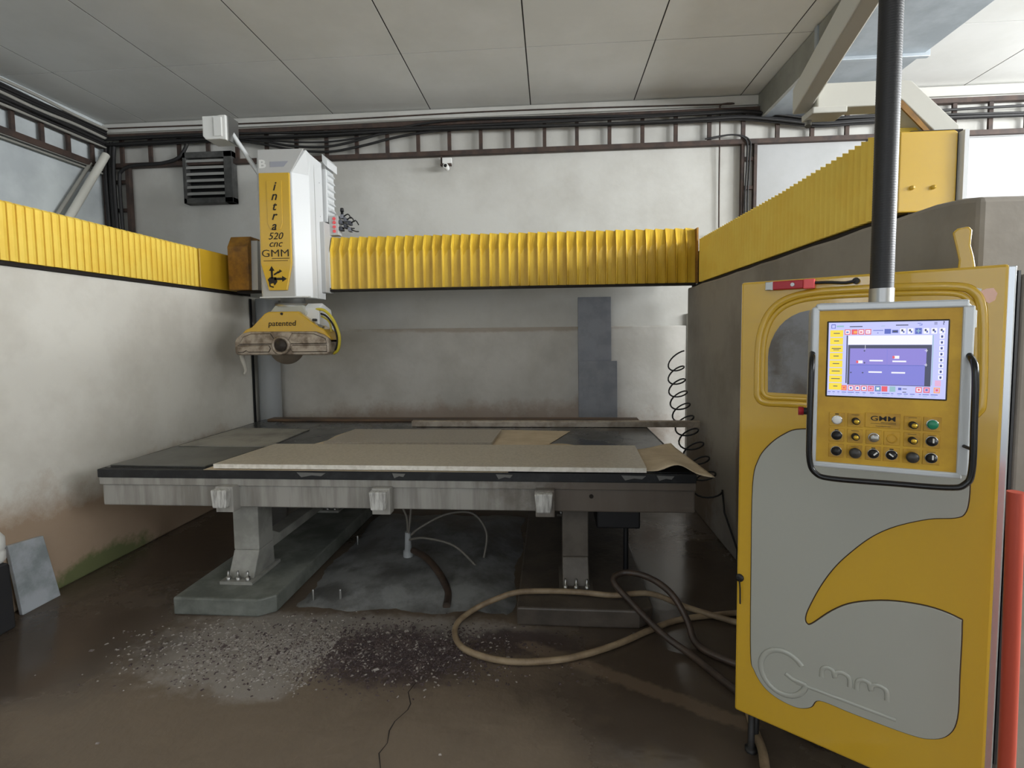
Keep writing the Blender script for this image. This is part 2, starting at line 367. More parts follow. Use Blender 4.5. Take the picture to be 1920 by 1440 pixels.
mb = MB(); mb.add([(o+.02, a, z) for a, o, z in v], f)
first = None
for i in range(n_r):
    y = 2.10+i*wr
    if first is None: first = mb.build('pleat', yel_bel, right, local=True); first.location = (0, y-3, .033)
    else:
        inst(first, (random.uniform(-.001, .001), y-3, .033), right, (1, 1, 1+.10*max(0, (i-20)/35)))
ep = MB().prism([(1.278, 1.985), (1.477, 1.985), (1.477, 2.268), (1.465, 2.275), (1.278, 2.275)], 2.02, 2.10).build('end_plate', yel, right, bevel=.004)
for x in (1.322, 1.396): MB().lathe([(.0, .012), (.007, .01), (.008, .0)][::-1], (x, 2.02, 2.072), 'F', 10).build('bolt', yel, ep)
MB().prism([(1.485, 1.97), (1.50, 1.97), (1.50, 2.268), (1.485, 2.268)], 2.0, 2.5).build('side_sheet', wgrey, right)

# ------------------------------------------------------------------ bridge
br = thing('saw_bridge', 'long yellow pleated bridge beam spanning between the two low walls', 'machine beam', (-.4, 4.68, 1.98))
MB().box(-3.0, 1.40, 4.74, 4.95, 2.0, 2.40).build('beam_core', tgrey, br)
MB().box(-2.95, 1.28, 4.66, 4.74, 1.976, 1.995).build('lower_rail', darkgap, br)
nb = 38; wb = (1.283+2.035)/nb
def colb(o, kz, top, lean): return [(o, 0), (o, kz*.5), (o, kz), (o+lean, top), (.06, top), (.06, 0)]
prof = [(0, colb(-.032, .36, .484, .05)), (.008, colb(-.030, .34, .486, .05)), (wb*.22, colb(-.012, .275, .485, .035)), (wb*.6, colb(-.006, .335, .480, .03)), (wb*.985, colb(-.004, .345, .474, .03))]
v, f = pleat_mesh(wb, prof)
mb = MB(); mb.add(v, f); first = None
for i in range(nb):
    x = -2.035+i*wb
    if first is None: first = mb.build('pleat', yel_bel_b, br, local=True); first.location = (x+.4, .015, .018)
    else: inst(first, (x+.4, .015+random.uniform(-.002, .002), .018), br)
MB().box(1.279, 1.292, 4.64, 4.76, 1.99, 2.47).build('end_frame', yel_old, br)
MB().prism([(4.60, 2.0), (4.60, 2.40), (4.66, 2.5), (4.9, 2.5), (4.9, 2.0)], -2.99, -2.79, 'X').build('gathered_bellows', yel_old, br, bevel=.008)  # brown tone holds the stains and the shade at this end
MB().prism([(4.64, 2.0), (4.66, 2.46), (4.9, 2.46), (4.9, 2.0)], -2.79, -2.73, 'X').build('end_frame', tgrey, br)
ul = MB().prism([(4.66, 2.01), (4.66, 2.33), (4.72, 2.42), (4.8, 2.42), (4.8, 2.01)], -2.05, -2.036, 'X').build('end_frame', wgrey, br)

# ------------------------------------------------------------------ saw head (column, guard, blade)
hd = thing('saw_head', 'tall grey and yellow saw head column with blade guard on the bridge', 'saw', (-2.33, 4.5, 1.3))
def off(x, y, z): return (x+2.33, y-4.5, z-1.3)
cs = [(-2.485, 4.30), (-2.19, 4.30), (-2.09, 4.41), (-2.085, 4.66), (-2.56, 4.66), (-2.555, 4.40)]
col_ = MB(); n = len(cs)
v = []
for z in (1.90, 1.91, 2.955): v += [(x, y, z) for x, y in cs]
top = [(-2.475, 4.31), (-2.06, 4.31), (-2.075, 4.42), (-2.085, 4.66), (-2.56, 4.66), (-2.55, 4.40)]
v += [(x, y, 3.14) for x, y in top]
f = [list(range(n))[::-1], list(range(3*n, 4*n))]
for a in range(3): f += [(a*n+i, a*n+(i+1) % n, (a+1)*n+(i+1) % n, (a+1)*n+i) for i in range(n)]
col_.add(v, f); body = col_.build('column_housing', wgrey, hd, bevel=.004)
MB().box(-2.50, -2.06, 4.27, 4.305, 1.895, 1.905).build('lower_rim', wgrey, hd)
# front skin: warm grey face, wide hood on top
MB().prism([(-2.483, 1.905), (-2.192, 1.905), (-2.192, 2.955), (-2.075, 3.145), (-2.478, 3.150), (-2.483, 2.955)], 4.288, 4.302).build('front_face', tgrey, hd, bevel=.003)
yp = MB().prism([(-2.415, 1.957), (-2.252, 1.957), (-2.204, 2.18), (-2.196, 2.946), (-2.466, 2.95), (-2.478, 2.19)], 4.268, 4.29).build('front_panel', yel, hd, bevel=.006)
sl = [(-2.398, 2.88), (-2.262, 2.88), (-2.268, 2.52), (-2.285, 2.475), (-2.33, 2.462), (-2.375, 2.475), (-2.40, 2.52)]
MB().prism(sl, 4.264, 4.269).build('slot', yel, yp, bevel=.005)
for ch, z in zip('intra', (2.83, 2.75, 2.665, 2.585, 2.50)): text('letter', ch, .105, ink, yp, off(-2.333-.004*(2.83-z)*10, 4.262, z), shear=.32, bold=.0012)
text('letter', '520', .082, ink, yp, off(-2.338, 4.266, 2.415), shear=.3, sx=1.05)
text('letter', 'cnc', .082, ink, yp, off(-2.340, 4.266, 2.352), shear=.3, sx=1.05)
text('letter', 'GMM', .088, ink, yp, off(-2.342, 4.266, 2.27), sx=1.25, bold=-.0005)
MB().box(-2.375, -2.22, 4.2655, 4.268, 2.226, 2.231).build('logo_bar', ink, yp)
MB().box(-2.45, -2.235, 4.2655, 4.268, 2.207, 2.212).build('logo_caption', faint, yp)
a = MB()                                                    # axis symbol: arrows around a little head
a.box(-2.39, -2.372, 4.2655, 4.268, 2.06, 2.13).prism([(-2.405, 2.125), (-2.357, 2.125), (-2.381, 2.165)], 4.2655, 4.268)
a.box(-2.36, -2.285, 4.2655, 4.268, 2.045, 2.065).prism([(-2.29, 2.03), (-2.29, 2.08), (-2.25, 2.055)], 4.2655, 4.268)
a.prism([(-2.36, 2.085), (-2.315, 2.11), (-2.322, 2.122), (-2.365, 2.097)], 4.2655, 4.268).prism([(-2.325, 2.10), (-2.31, 2.135), (-2.29, 2.12)], 4.2655, 4.268)
a.prism([(-2.42, 2.05), (-2.40, 2.07), (-2.345, 2.07), (-2.335, 2.03), (-2.36, 2.0), (-2.37, 2.02), (-2.395, 2.015), (-2.41, 2.03)], 4.2655, 4.268)
a.tube([(-2.405, 4.266, 2.03), (-2.40, 4.266, 1.995), (-2.37, 4.266, 1.985)], .006, 6)
a.build('axis_symbol', ink, yp)
text('letter', 'B', .095, white, body, off(-2.44, 4.286, 3.025), sx=1.2, bold=.003)
MB().prism([(-2.37, 3.0), (-2.25, 3.0), (-2.21, 3.045), (-2.37, 3.045)], 4.2855, 4.288).build('worn_logo', mat('worn_print', (158, 160, 170), .6), body)
for z in (2.05, 2.35, 2.65, 2.95): MB().lathe([(.005, 0), (.004, .004)], (-2.088, 4.60, z), 'X', 8).build('rivet', steel, body)
MB().box(-2.0905, -2.083, 4.497, 4.500, 1.905, 3.10).build('panel_seam', tgrey, body)
lb = MB().prism([(4.69, 2.62), (4.69, 3.17), (4.86, 3.17), (4.86, 2.62)], -2.11, -2.06, 'X').build('louvre_box', wgrey, hd, bevel=.003)
for i in range(7):
    z = 2.66+i*.065
    MB().prism([(-2.06, z), (-2.035, z), (-2.06, z+.045)], 4.71, 4.84).build('louvre', wgrey, lb)
MB().prism([(-2.07, 3.15), (-2.025, 3.10), (-2.025, 3.17), (-2.07, 3.22)], 4.64, 4.86).build('louvre_cap', wgrey, lb)
MB().box(-2.16, -2.045, 4.58, 4.76, 1.96, 2.60).build('carriage_plate', tgrey, hd, bevel=.005)
MB().box(-2.60, -2.52, 4.50, 4.76, 1.98, 3.0).build('carriage_plate', tgrey, hd, bevel=.005)
# neck and guard
MB().lathe([(.15, 0), (.15, .03), (.10, .03), (.10, .09)], (-2.28, 4.42, 1.82), 'Z', 24).build('swivel_ring', steel, hd)
MB().prism([(-2.43, 1.72), (-2.12, 1.72), (-2.09, 1.76), (-2.13, 1.83), (-2.38, 1.83), (-2.43, 1.77)], 4.29, 4.60).build('neck', lgrey, hd, bevel=.01)
MB().prism([(4.30, 1.60), (4.30, 1.80), (4.38, 1.85), (4.55, 1.80), (4.62, 1.60)], -2.13, -1.99, 'X').build('motor_bracket', wgrey, hd, bevel=.01)
yc_ = MB().prism([(-2.66, 1.585), (-2.62, 1.625), (-2.565, 1.645), (-2.445, 1.76), (-2.41, 1.775), (-2.15, 1.775), (-2.12, 1.75), (-1.985, 1.65), (-1.93, 1.62), (-1.87, 1.55), (-1.87, 1.50), (-2.66, 1.50)], 4.235, 4.44).build('guard_cover', yel, hd, bevel=.012)
text('letter', 'patented', .066, ink, yc_, off(-2.29, 4.231, 1.672), shear=.12, sx=1.05)
MB().lathe([(.012, 0), (.010, .008)], (-2.29, 4.235, 1.755), 'F', 10).build('bolt', blk, yc_)
gd = MB().prism([(-2.705, 1.43), (-2.685, 1.405), (-1.89, 1.40), (-1.87, 1.425), (-1.87, 1.54), (-1.92, 1.575), (-1.99, 1.602), (-2.57, 1.607), (-2.64, 1.59), (-2.69, 1.55), (-2.705, 1.52)], 4.205, 4.40).build('blade_guard', guard, hd, bevel=.012)
for pl in ([(-2.66, 1.50), (-2.62, 1.56), (-2.55, 1.585), (-2.38, 1.585), (-2.345, 1.53), (-2.37, 1.50)], [(-2.675, 1.485), (-2.40, 1.485), (-2.385, 1.46), (-2.40, 1.432), (-2.58, 1.432), (-2.60, 1.445), (-2.63, 1.43), (-2.675, 1.43)],
           [(-2.20, 1.50), (-2.22, 1.53), (-2.19, 1.585), (-2.0, 1.58), (-1.90, 1.54), (-1.89, 1.50)], [(-2.19, 1.485), (-1.89, 1.485), (-1.89, 1.43), (-2.19, 1.43), (-2.205, 1.455)]):
    MB().prism(pl, 4.197, 4.206).build('guard_plate', guard, gd, bevel=.006)
    MB().tube([(x, 4.205, z) for x, z in pl], .0045, 6, closed=True).build('guard_seam', guardd, gd)
MB().lathe([(.082, 0), (.082, .012), (.06, .014), (.058, .006), (.0, .004)], (-2.29, 4.205, 1.485), 'F', 28).build('flange_ring', guard, gd)
MB().lathe([(.052, 0), (.050, .012), (.0, .02)], (-2.29, 4.20, 1.485), 'F', 24).build('hub_nut', guardd, gd)
MB().lathe([(.0, 0), (.165, 0), (.165, .006), (.0, .006)], (-2.29, 4.30, 1.485), 'F', 48).build('saw_blade', mat('blade_steel', (150, 138, 124), .35, metal=.6), hd)
MB().tube([(-2.06, 4.32, 1.79), (-1.95, 4.30, 1.785), (-1.86, 4.28, 1.70), (-1.81, 4.28, 1.57), (-1.825, 4.29, 1.45), (-1.88, 4.32, 1.41)], .013, 8, cat=8).build('water_hose', yhose, hd)
MB().tube([(-2.05, 4.33, 1.765), (-1.95, 4.33, 1.74), (-1.875, 4.32, 1.65), (-1.845, 4.32, 1.53), (-1.865, 4.32, 1.44), (-1.90, 4.33, 1.41)], .008, 8, cat=8).build('water_hose', cabm, hd)
MB().tube([(-2.05, 4.34, 1.75), (-1.98, 4.34, 1.73), (-1.915, 4.33, 1.68), (-1.90, 4.33, 1.60)], .008, 8, cat=8).build('water_hose', yhose, hd)
MB().tube([(-2.03, 4.30, 1.66), (-1.95, 4.28, 1.63)], .018, 10).build('hose_fitting', steel, hd)
MB().lathe([(.012, 0), (.012, .05)], (-2.02, 4.30, 1.70), 'F', 10).build('hose_fitting', blk, hd)
MB().tube([(-2.70, 4.30, 1.42), (-2.705, 4.31, 1.37), (-2.69, 4.31, 1.32), (-2.685, 4.32, 1.27), (-2.70, 4.32, 1.235)], .02, 8, cat=6, rf=lambda t: .022-.012*t).build('splash_flap', mat('milky_rubber', (196, 192, 182), .5), hd)
# camera unit on an arm beside the column
cu = MB().prism([(-2.955, 3.28), (-2.93, 3.25), (-2.80, 3.25), (-2.745, 3.24), (-2.745, 3.45), (-2.80, 3.45), (-2.82, 3.445), (-2.955, 3.445)], 4.28, 4.46).build('camera_unit', white, hd, bevel=.008)
MB().box(-2.85, -2.775, 4.27, 4.281, 3.27, 3.43).build('camera_cover', white, cu, bevel=.006)
MB().box(-2.745, -2.73, 4.30, 4.44, 3.24, 3.45).build('back_plate', steel, cu)
MB().tube([(-2.75, 4.37, 3.33), (-2.52, 4.40, 2.96)], .020, 4).build('camera_arm', wgrey, hd)
# pneumatic valves
pv = MB().box(-2.055, -1.96, 4.70, 4.78, 2.50, 2.68).build('valve_block', tgrey, hd, bevel=.006)
for z in (2.535, 2.575, 2.615, 2.65): MB().lathe([(.015, 0), (.015, .006)], (-2.0, 4.70, z), 'F', 12).build('valve_button', pinkred, pv)
for i, (x, z) in enumerate(((-1.94, 2.56), (-1.94, 2.62), (-1.93, 2.67), (-1.90, 2.58), (-1.90, 2.64), (-1.86, 2.55), (-1.86, 2.61))):
    MB().box(x-.014, x+.014, 4.70, 4.76, z-.018, z+.018).build('valve', mat('valve_grey%d' % i, (60+30*(i % 3), 62+30*(i % 3), 70+30*(i % 3)), .5), pv, bevel=.003)
    MB().tube([(x+.012, 4.72, z), (x+.06, 4.71, z+.02*(-1)**i), (x+.085, 4.72, z-.02)], .006, 6, cat=3).build('air_tube', cabm, pv)
MB().lathe([(.012, 0), (.012, .04), (.018, .04), (.016, .07), (.0, .075)], (-1.935, 4.73, 2.68), 'Z', 12).build('regulator_knob', blk, pv)

# ------------------------------------------------------------------ work table on concrete plinths
tb = thing('saw_table', 'long low grey steel saw table with black rubber top', 'table', (-.95, 3.7, .1))
MB().box(-2.69, .785, 2.80, 4.60, .735, .785, matedge).build('rubber_top', None, tb, bevel=.004)
MB().box(-2.665, .765, 2.83, 4.585, .7845, .788).build('top_skin', mast, tb)
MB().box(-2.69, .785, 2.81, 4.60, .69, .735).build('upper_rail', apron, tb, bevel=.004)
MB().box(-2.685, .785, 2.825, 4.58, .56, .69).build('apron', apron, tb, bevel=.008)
for x in (-1.887, -.965, -.044):
    s_ = MB().prism([(x-.05, .69), (x+.05, .69), (x+.04, .585), (x-.04, .585)], 2.72, 2.80).build('lifting_stub', stub, tb, bevel=.008)
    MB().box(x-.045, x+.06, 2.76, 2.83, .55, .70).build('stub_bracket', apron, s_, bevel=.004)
MB().lathe([(.012, 0), (.012, .004)], (.22, 2.825, .65), 'F', 10).build('bolt_hole', darkgap, tb)
for x in (-2.15, .46): pass
for (x, w2) in ((-1.86, .08), (.135, .075)):
    for yy in (2.92, 4.15):
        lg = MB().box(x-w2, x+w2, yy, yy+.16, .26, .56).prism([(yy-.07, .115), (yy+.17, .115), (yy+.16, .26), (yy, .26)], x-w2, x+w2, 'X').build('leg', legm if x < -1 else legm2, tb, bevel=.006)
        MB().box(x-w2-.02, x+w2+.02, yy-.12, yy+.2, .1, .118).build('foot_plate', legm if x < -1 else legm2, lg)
        for q in (-.06, 0, .06): MB().lathe([(.014, 0), (.014, .02), (.008, .02), (.006, .055)], (x+q, yy-.095, .118), 'Z', 8).build('anchor_bolt', steel, lg)
    MB().prism([(3.06, .20), (3.06, .34), (3.2, .26), (4.0, .26), (4.16, .34), (4.16, .20)], x-w2*.7, x+w2*.7, 'X').build('brace', legm, tb, bevel=.004)
MB().box(-1.9, .2, 3.4, 3.5, .46, .56).build('cross_beam', legm, tb)
# torn paper scraps stuck to the rubber edge
for (x, l) in ((-1.37, .09), (-.86, .04), (-.26, .05), (.45, .07), (.62, .05)):
    MB().prism([(x-l, .778), (x+l*.9, .775), (x+l*.6, .757), (x, .762), (x-l*.7, .750)], 2.794, 2.7995).build('paper_scrap', mat('scrap%d' % int(x*100), (112, 112, 110), .8), tb)
for nm, x0, x1, lab in (('concrete_plinth', -2.13, -1.555, 'long concrete plinth under the left table legs'), ('concrete_plinth', -.19, .535, 'long dark concrete plinth under the right table legs')):
    o = MB().prism([(x0, 2.64), (x1-.08, 2.64), (x1, 2.70), (x1, 4.7), (x0, 4.7)], 0, .1, 'Z').build(nm, footm if x0 < -1 else mat('dark_plinth_block', (86, 78, 70), .45, col2=(66, 60, 54), scale=4, bump=.3, bscale=25), bevel=.01); tag(o, lab, 'plinth', 'table plinths')  # right plinth gets a darker, browner colour than the left
mo = thing('gearbox', 'dark gear motor hanging under the right end of the table', 'motor', (.4, 3.1, .38))
MB().box(.265, .52, 3.0, 3.22, .40, .56).build('housing', blk, mo, bevel=.01)
MB().lathe([(.016, 0), (.016, .30)], (.45, 3.1, .10), 'Z', 10).build('shaft', blk, mo)

def slab(name, poly, z0, z1, m, label, cat, group=None, edge=None, bevel=.002):
    b_ = MB(); n_ = len(poly)
    v = [(x, y, z0) for x, y in poly]+[(x, y, z1) for x, y in poly]
    b_.add(v, [list(range(n_, 2*n_))], m); b_.add(v, [list(range(n_))[::-1]]+[(i, (i+1) % n_, (i+1) % n_+n_, i+n_) for i in range(n_)], edge or m)
    o = b_.build(name, None, bevel=bevel); return tag(o, label, cat, group)
T = .788
slab('stone_slab', [(-1.965, 2.80), (.515, 2.785), (.545, 3.36), (-1.90, 3.36)], T+.0075, T+.034, slabc, 'long beige stone slab with a pale cut edge along the table front', 'stone slab', 'slabs on the table', slabedge)
slab('stone_slab', [(-1.60, 3.45), (-.41, 3.47), (-.39, 3.96), (-1.57, 3.96)], T+.004, T+.026, slabb, 'small grey brown stone slab behind the long beige slab', 'stone slab', 'slabs on the table')
slab('cardboard_sheet', [(-1.72, 3.42), (-.15, 3.47), (-.02, 3.52), (.15, 4.02), (-.32, 4.06), (-1.62, 4.03), (-1.66, 3.80), (-1.65, 3.62)], T+.0005, T+.003, card, 'brown cardboard lying under the small stone slab', 'cardboard')
slab('cardboard_sheet', [(-2.02, 2.79), (-.24, 2.79), (-.24, 3.38), (-1.93, 3.37)], T+.0005, T+.003, card, 'cardboard lying under the long beige slab, edge showing at its left', 'cardboard')
slab('stone_slab', [(-2.66, 2.86), (-2.05, 2.85), (-1.99, 3.38), (-2.62, 3.36)], T+.0005, T+.008, slabg if False else mat('dull_stone', (92, 92, 88), .35, col2=(76, 76, 72), scale=6), 'thin dark grey stone sheet at the front left table corner', 'stone slab', 'slabs on the table')
slab('stone_slab', [(-2.64, 3.40), (-1.98, 3.40), (-1.99, 4.05), (-2.62, 4.10)], T+.0005, T+.008, mat('chalky_stone', (150, 148, 140), .6, col2=(112, 110, 104), scale=3), 'thin chalky grey stone sheet at the left back of the table', 'stone slab', 'slabs on the table')
# curled cardboard with a pointed corner at the right
b = MB(); nu, nv = 60, 14; v = []
for i in range(nu+1):
    for j in range(nv+1):
        u, t = i/nu, j/nv
        x = -.20+(1.055-.04*t)*u; sx_ = max(0, min(1, (x-.53)/.33))
        y0 = 2.83-.115*sx_; y1 = 3.43+.05*math.sin(x*7+1)+.09*sx_+.02*math.sin(x*19)
        y = y0+(y1-y0)*t
        z = T+.0035+.05*math.exp(-((x-.68)/.075)**2)*max(0, 1-t*1.6)+.012*max(0, math.sin(x*6+2))*max(0, (t-.86)/.14)
        v.append((x, y, z))
f = [(i*(nv+1)+j, (i+1)*(nv+1)+j, (i+1)*(nv+1)+j+1, i*(nv+1)+j+1) for i in range(nu) for j in range(nv)]
cb = b.add(v, f, None, True).build('cardboard_sheet', card); so = cb.modifiers.new('thick', 'SOLIDIFY'); so.thickness = .003; so.offset = 1
tag(cb, 'curled cardboard sheet with a pointed corner over the right table end', 'cardboard')
bar = thing('metal_bar', 'long dull metal bar lying across the back of the table', 'bar', (0, 4.22, .79))
MB().prism([(4.195, .790), (4.245, .790), (4.245, .835), (4.235, .842), (4.205, .842), (4.195, .835)], -1.17, 1.20, 'X').build('bar_profile', barm, bar, bevel=.003)
MB().box(-1.172, -1.17, 4.20, 4.24, .795, .835).build('end_face', slabedge, bar)
slab('wooden_board', [(-2.6, 4.48), (.76, 4.48), (.76, 4.60), (-2.6, 4.60)], T+.0, T+.018, mat('wet_brown_board', (108, 84, 62), .6, col2=(74, 62, 52), scale=7, stretch=(.4, 2, 2)), 'narrow brown board along the back edge of the table', 'board')

# slabs leaning at the back wall, pipe in the corner
def leaning(x0, x1, z1, yb, yt, th, label):
    b_ = MB(); b_.add([(x0, yb, 0), (x1, yb, 0), (x1, yt, z1), (x0, yt, z1), (x0, yb+th, 0), (x1, yb+th, 0), (x1, yt+th, z1), (x0, yt+th, z1)],
                      [(0, 1, 2, 3), (7, 6, 5, 4), (0, 4, 5, 1), (1, 5, 6, 2), (2, 6, 7, 3), (3, 7, 4, 0)])
    return tag(b_.build('stone_slab', slabd, bevel=.003), label, 'stone slab', 'slabs leaning on the back wall')
leaning(.275, .605, 1.925, 5.10, 5.222, .025, 'tall narrow grey stone slab leaning on the back wall')
leaning(.275, .655, 1.285, 5.04, 5.13, .025, 'shorter wider grey stone slab leaning in front of the tall one')
p = thing('drain_pipe', 'grey vertical pipe in the far left corner of the low walls', 'pipe', (-2.93, 5.13, 0))
MB().lathe([(.108, 0), (.108, 1.95)], (-2.93, 5.13, 0), 'Z', 24).build('pipe_body', pipem, p)
MB().box(-3.055, -3.045, 5.02, 5.05, 0, 1.95).build('seal_strip', blk, p)

# ------------------------------------------------------------------ electrical cabinet, swung at an angle
DR = math.atan2(-.5817, .8135)
cb = thing('control_cabinet', 'tall glossy yellow control cabinet with a light grey swoosh panel', 'cabinet', (.668, 1.866, 0), DR)
W, H0, H1 = .678, .16, 1.725
def dv(pts, y): return [(u, y, v_+H0) for u, v_ in pts]
MB().box(0, W, 0, .03, H0, H1).build('door', yel, cb, local=True, bevel=.008)
MB().box(.03, W-.006, .032, .135, H0+.02, H1-.02).build('body', mat('cabinet_grey', (120, 122, 120), .5), cb, local=True, bevel=.005)
MB().box(W-.004, W+.014, .004, .032, H0, H1-.005).build('edge_trim', chrome, cb, local=True, bevel=.003)
MB().box(W-.002, W+.010, .032, .06, H0, H1-.01).build('seal_strip', blk, cb, local=True)
for x in (.05, W-.06):
    for y in (.04, .10): MB().lathe([(.022, 0), (.022, .012), (.012, .012), (.012, .19)], (x, y, 0), 'Z', 10).build('foot', blk, cb, local=True)
door = [o for o in COL.objects if o.name == 'door'][0]
gp = [(.051, .85), (.051, .55), (.055, .24), (.068, .18), (.10, .135), (.147, .112), (.205, .108), (.245, .128), (.271, .163), (.365, .163), (.501, .166), (.557, .178), (.595, .210), (.613, .27), (.614, .40), (.614, .545), (.606, .566), (.539, .577), (.444, .563), (.355, .526), (.298, .48), (.244, .418), (.228, .412), (.222, .43), (.232, .472), (.266, .56), (.305, .635), (.351, .70), (.40, .757), (.457, .802), (.531, .84), (.59, .857), (.610, .875), (.617, .92), (.616, 1.0), (.612, 1.05), (.585, 1.075), (.5, 1.078), (.35, 1.076), (.20, 1.068), (.145, 1.043), (.10, 1.0), (.068, .945)]
gpc = [(q.x, q.y) for q in catmull([(a_, b_, 0) for a_, b_ in gp], 5, True)]
sp = MB().prism([(u, v_+H0) for u, v_ in gpc], -.006, .004).build('swoosh_panel', lgrey, door, local=True, bevel=.004)
MB().tube(dv(gpc, -.001), .0032, 6, closed=True).build('panel_seam', seam, door, local=True)
# embossed logo on the swoosh panel
cx, cz, rr = .16, .213, .070
arc = [(cx+rr*1.02*math.cos(t), cz+rr*1.1*math.sin(t)) for t in [R(38)+R(310)*i/22 for i in range(23)]]
em = MB(); em.tube(dv(arc, -.006), .0095, 8, flat=(0, -1, 0)); em.tube(dv([(.232, .200), (.19, .2025), (.168, .214)], -.006), .008, 8, flat=(0, -1, 0)); em.tube(dv([(.20, .196), (.474, .196)], -.006), .006, 8, flat=(0, -1, 0))
em.build('embossed_logo', lgrey, sp, local=True)
for x0 in (.275, .372):
    q = [(x0, .247), (x0+.002, .275), (x0+.016, .287), (x0+.032, .282), (x0+.037, .262), (x0+.039, .278), (x0+.055, .287), (x0+.072, .282), (x0+.078, .270), (x0+.079, .247)]
    MB().tube(dv(q, -.006), .0075, 8, flat=(0, -1, 0), cat=4).build('embossed_letter', lgrey, sp, local=True)
# window with pressed ridges
ridge = [(.059, 1.20), (.062, 1.165), (.085, 1.148), (.15, 1.149), (.30, 1.15), (.48, 1.15), (.60, 1.15), (.628, 1.165), (.634, 1.20), (.632, 1.33), (.626, 1.45), (.608, 1.495), (.57, 1.512), (.46, 1.518), (.33, 1.520), (.22, 1.517), (.152, 1.503), (.105, 1.472), (.075, 1.42), (.060, 1.34)]
MB().tube(dv([(q.x, q.y) for q in catmull([(a_, b_, 0) for a_, b_ in ridge], 5, True)], 0), .012, 8, closed=True, flat=(0, -1, 0)).build('pressed_ridge', yel, door, local=True)
r2 = [((a_-.345)*.945+.345, (b_-1.335)*.90+1.335) for a_, b_ in ridge]
MB().tube(dv([(q.x, q.y) for q in catmull([(a_, b_, 0) for a_, b_ in r2], 5, True)], 0), .008, 8, closed=True, flat=(0, -1, 0)).build('pressed_ridge', yel, door, local=True)
wg = [(.093, 1.185), (.091, 1.305), (.093, 1.333), (.10, 1.36), (.111, 1.387), (.125, 1.41), (.141, 1.428), (.16, 1.442), (.184, 1.454), (.21, 1.460), (.25, 1.4615), (.45, 1.462), (.56, 1.455), (.59, 1.42), (.595, 1.185)]
MB().prism([(u, v_+H0) for u, v_ in wg], -.002, .004).build('window_glass', glassm, door, local=True)
lk = MB().lathe([(.014, 0), (.013, .008), (.007, .010), (.0, .010)], (.012, 0, H0+.505), 'F', 16).build('lock', blk, door, local=True)
MB().tube(dv([(.014, .50), (.017, .47), (.018, .415)], -.014), .0028, 6).build('key', blk, lk, local=True)
MB().prism([(.572, H1-.02), (.612, H1-.02), (.606, H1+.025), (.598, H1+.06), (.600, H1+.10), (.592, H1+.112), (.568, H1+.108), (.558, H1+.098), (.566, H1+.06), (.574, H1+.02)], .004, .03).build('lifting_lug', yel, cb, local=True, bevel=.005)
MB().prism([(.617, H0+1.478), (.628, H0+1.472), (.640, H0+1.462), (.652, H0+1.470), (.656, H0+1.488), (.648, H0+1.503), (.634, H0+1.502), (.622, H0+1.496)], -.0012, .001).build('bare_primer_patch', pink, door, local=True)
MB().prism([(.606, H0+1.492), (.622, H0+1.490), (.625, H0+1.502), (.606, H0+1.508)], -.0012, .001).build('bare_primer_patch', white, door, local=True)
tool = thing('hand_tool', 'small red tool with a silver end and black cord on the cabinet top', 'tool', (.668, 1.866, H1), DR)
MB().box(.105, .196, -.022, -.004, -.034, -.006).build('handle', red, tool, local=True, bevel=.003)
MB().box(.196, .228, -.023, -.003, -.036, -.005).build('red_end', pinkred, tool, local=True, bevel=.003)
MB().box(.082, .102, -.020, -.004, -.034, -.006).build('silver_end', steel, tool, local=True, bevel=.002)
MB().box(.1, .106, -.021, -.003, -.034, -.006).build('collar', steel, tool, local=True)
text('imprint', 'BAHCO', .014, pinkred, tool, (.13, -.0226, -.02)) if False else None
MB().lathe([(.007, 0), (.006, .002)], (.165, -.022, -.02), 'F', 12).build('rivet', steel, tool, local=True)
MB().tube([(.228, -.014, -.018), (.27, -.014, -.020), (.31, -.014, -.024), (.335, -.014, -.020)], .0045, 8, cat=5).build('cord', blk, tool, local=True)
MB().lathe([(.010, 0), (.010, .008)], (.337, -.006, -.020), 'F', 12).build('cord_end', blk, tool, local=True)

# ------------------------------------------------------------------ control pendant on its jib
PX, PY, PZ = .808, 1.28, 1.405
pt = thing('control_pendant', 'grey and yellow control panel with lit screen hanging from a black pole', 'control panel', (PX, PY, PZ), R(-22))
hp = [(-.168, -.18), (-.155, -.196), (.128, -.196), (.148, -.18), (.150, .194), (.134, .213), (-.148, .216), (-.168, .200)]
MB().prism(hp, 0, .085).build('housing', mat('housing_grey', (186, 190, 192), .35, metal=.3), pt, local=True, bevel=.006)
rim = MB(); inn = [(-.150, -.184), (.127, -.180), (.127, .195), (-.150, .197)]
for (a_, b_) in (((-.166, -.188), (-.150, .206)), ((.127, -.188), (.149, .200)),): rim.box(a_[0], b_[0], -.006, .004, a_[1], b_[1])
rim.box(-.158, .138, -.006, .004, .196, .214).box(-.158, .138, -.006, .004, -.196, -.181)
rim.build('frame', mat('frame_grey', (196, 200, 202), .35, metal=.3), pt, local=True, bevel=.004)
face = MB().box(-.151, .128, -.002, .004, -.182, .197).build('face_plate', yel_pan, pt, local=True)
for z in (.12, -.12): MB().box(.149, .156, .01, .05, z+.03, z+.07).build('hinge', white, pt, local=True, bevel=.002)
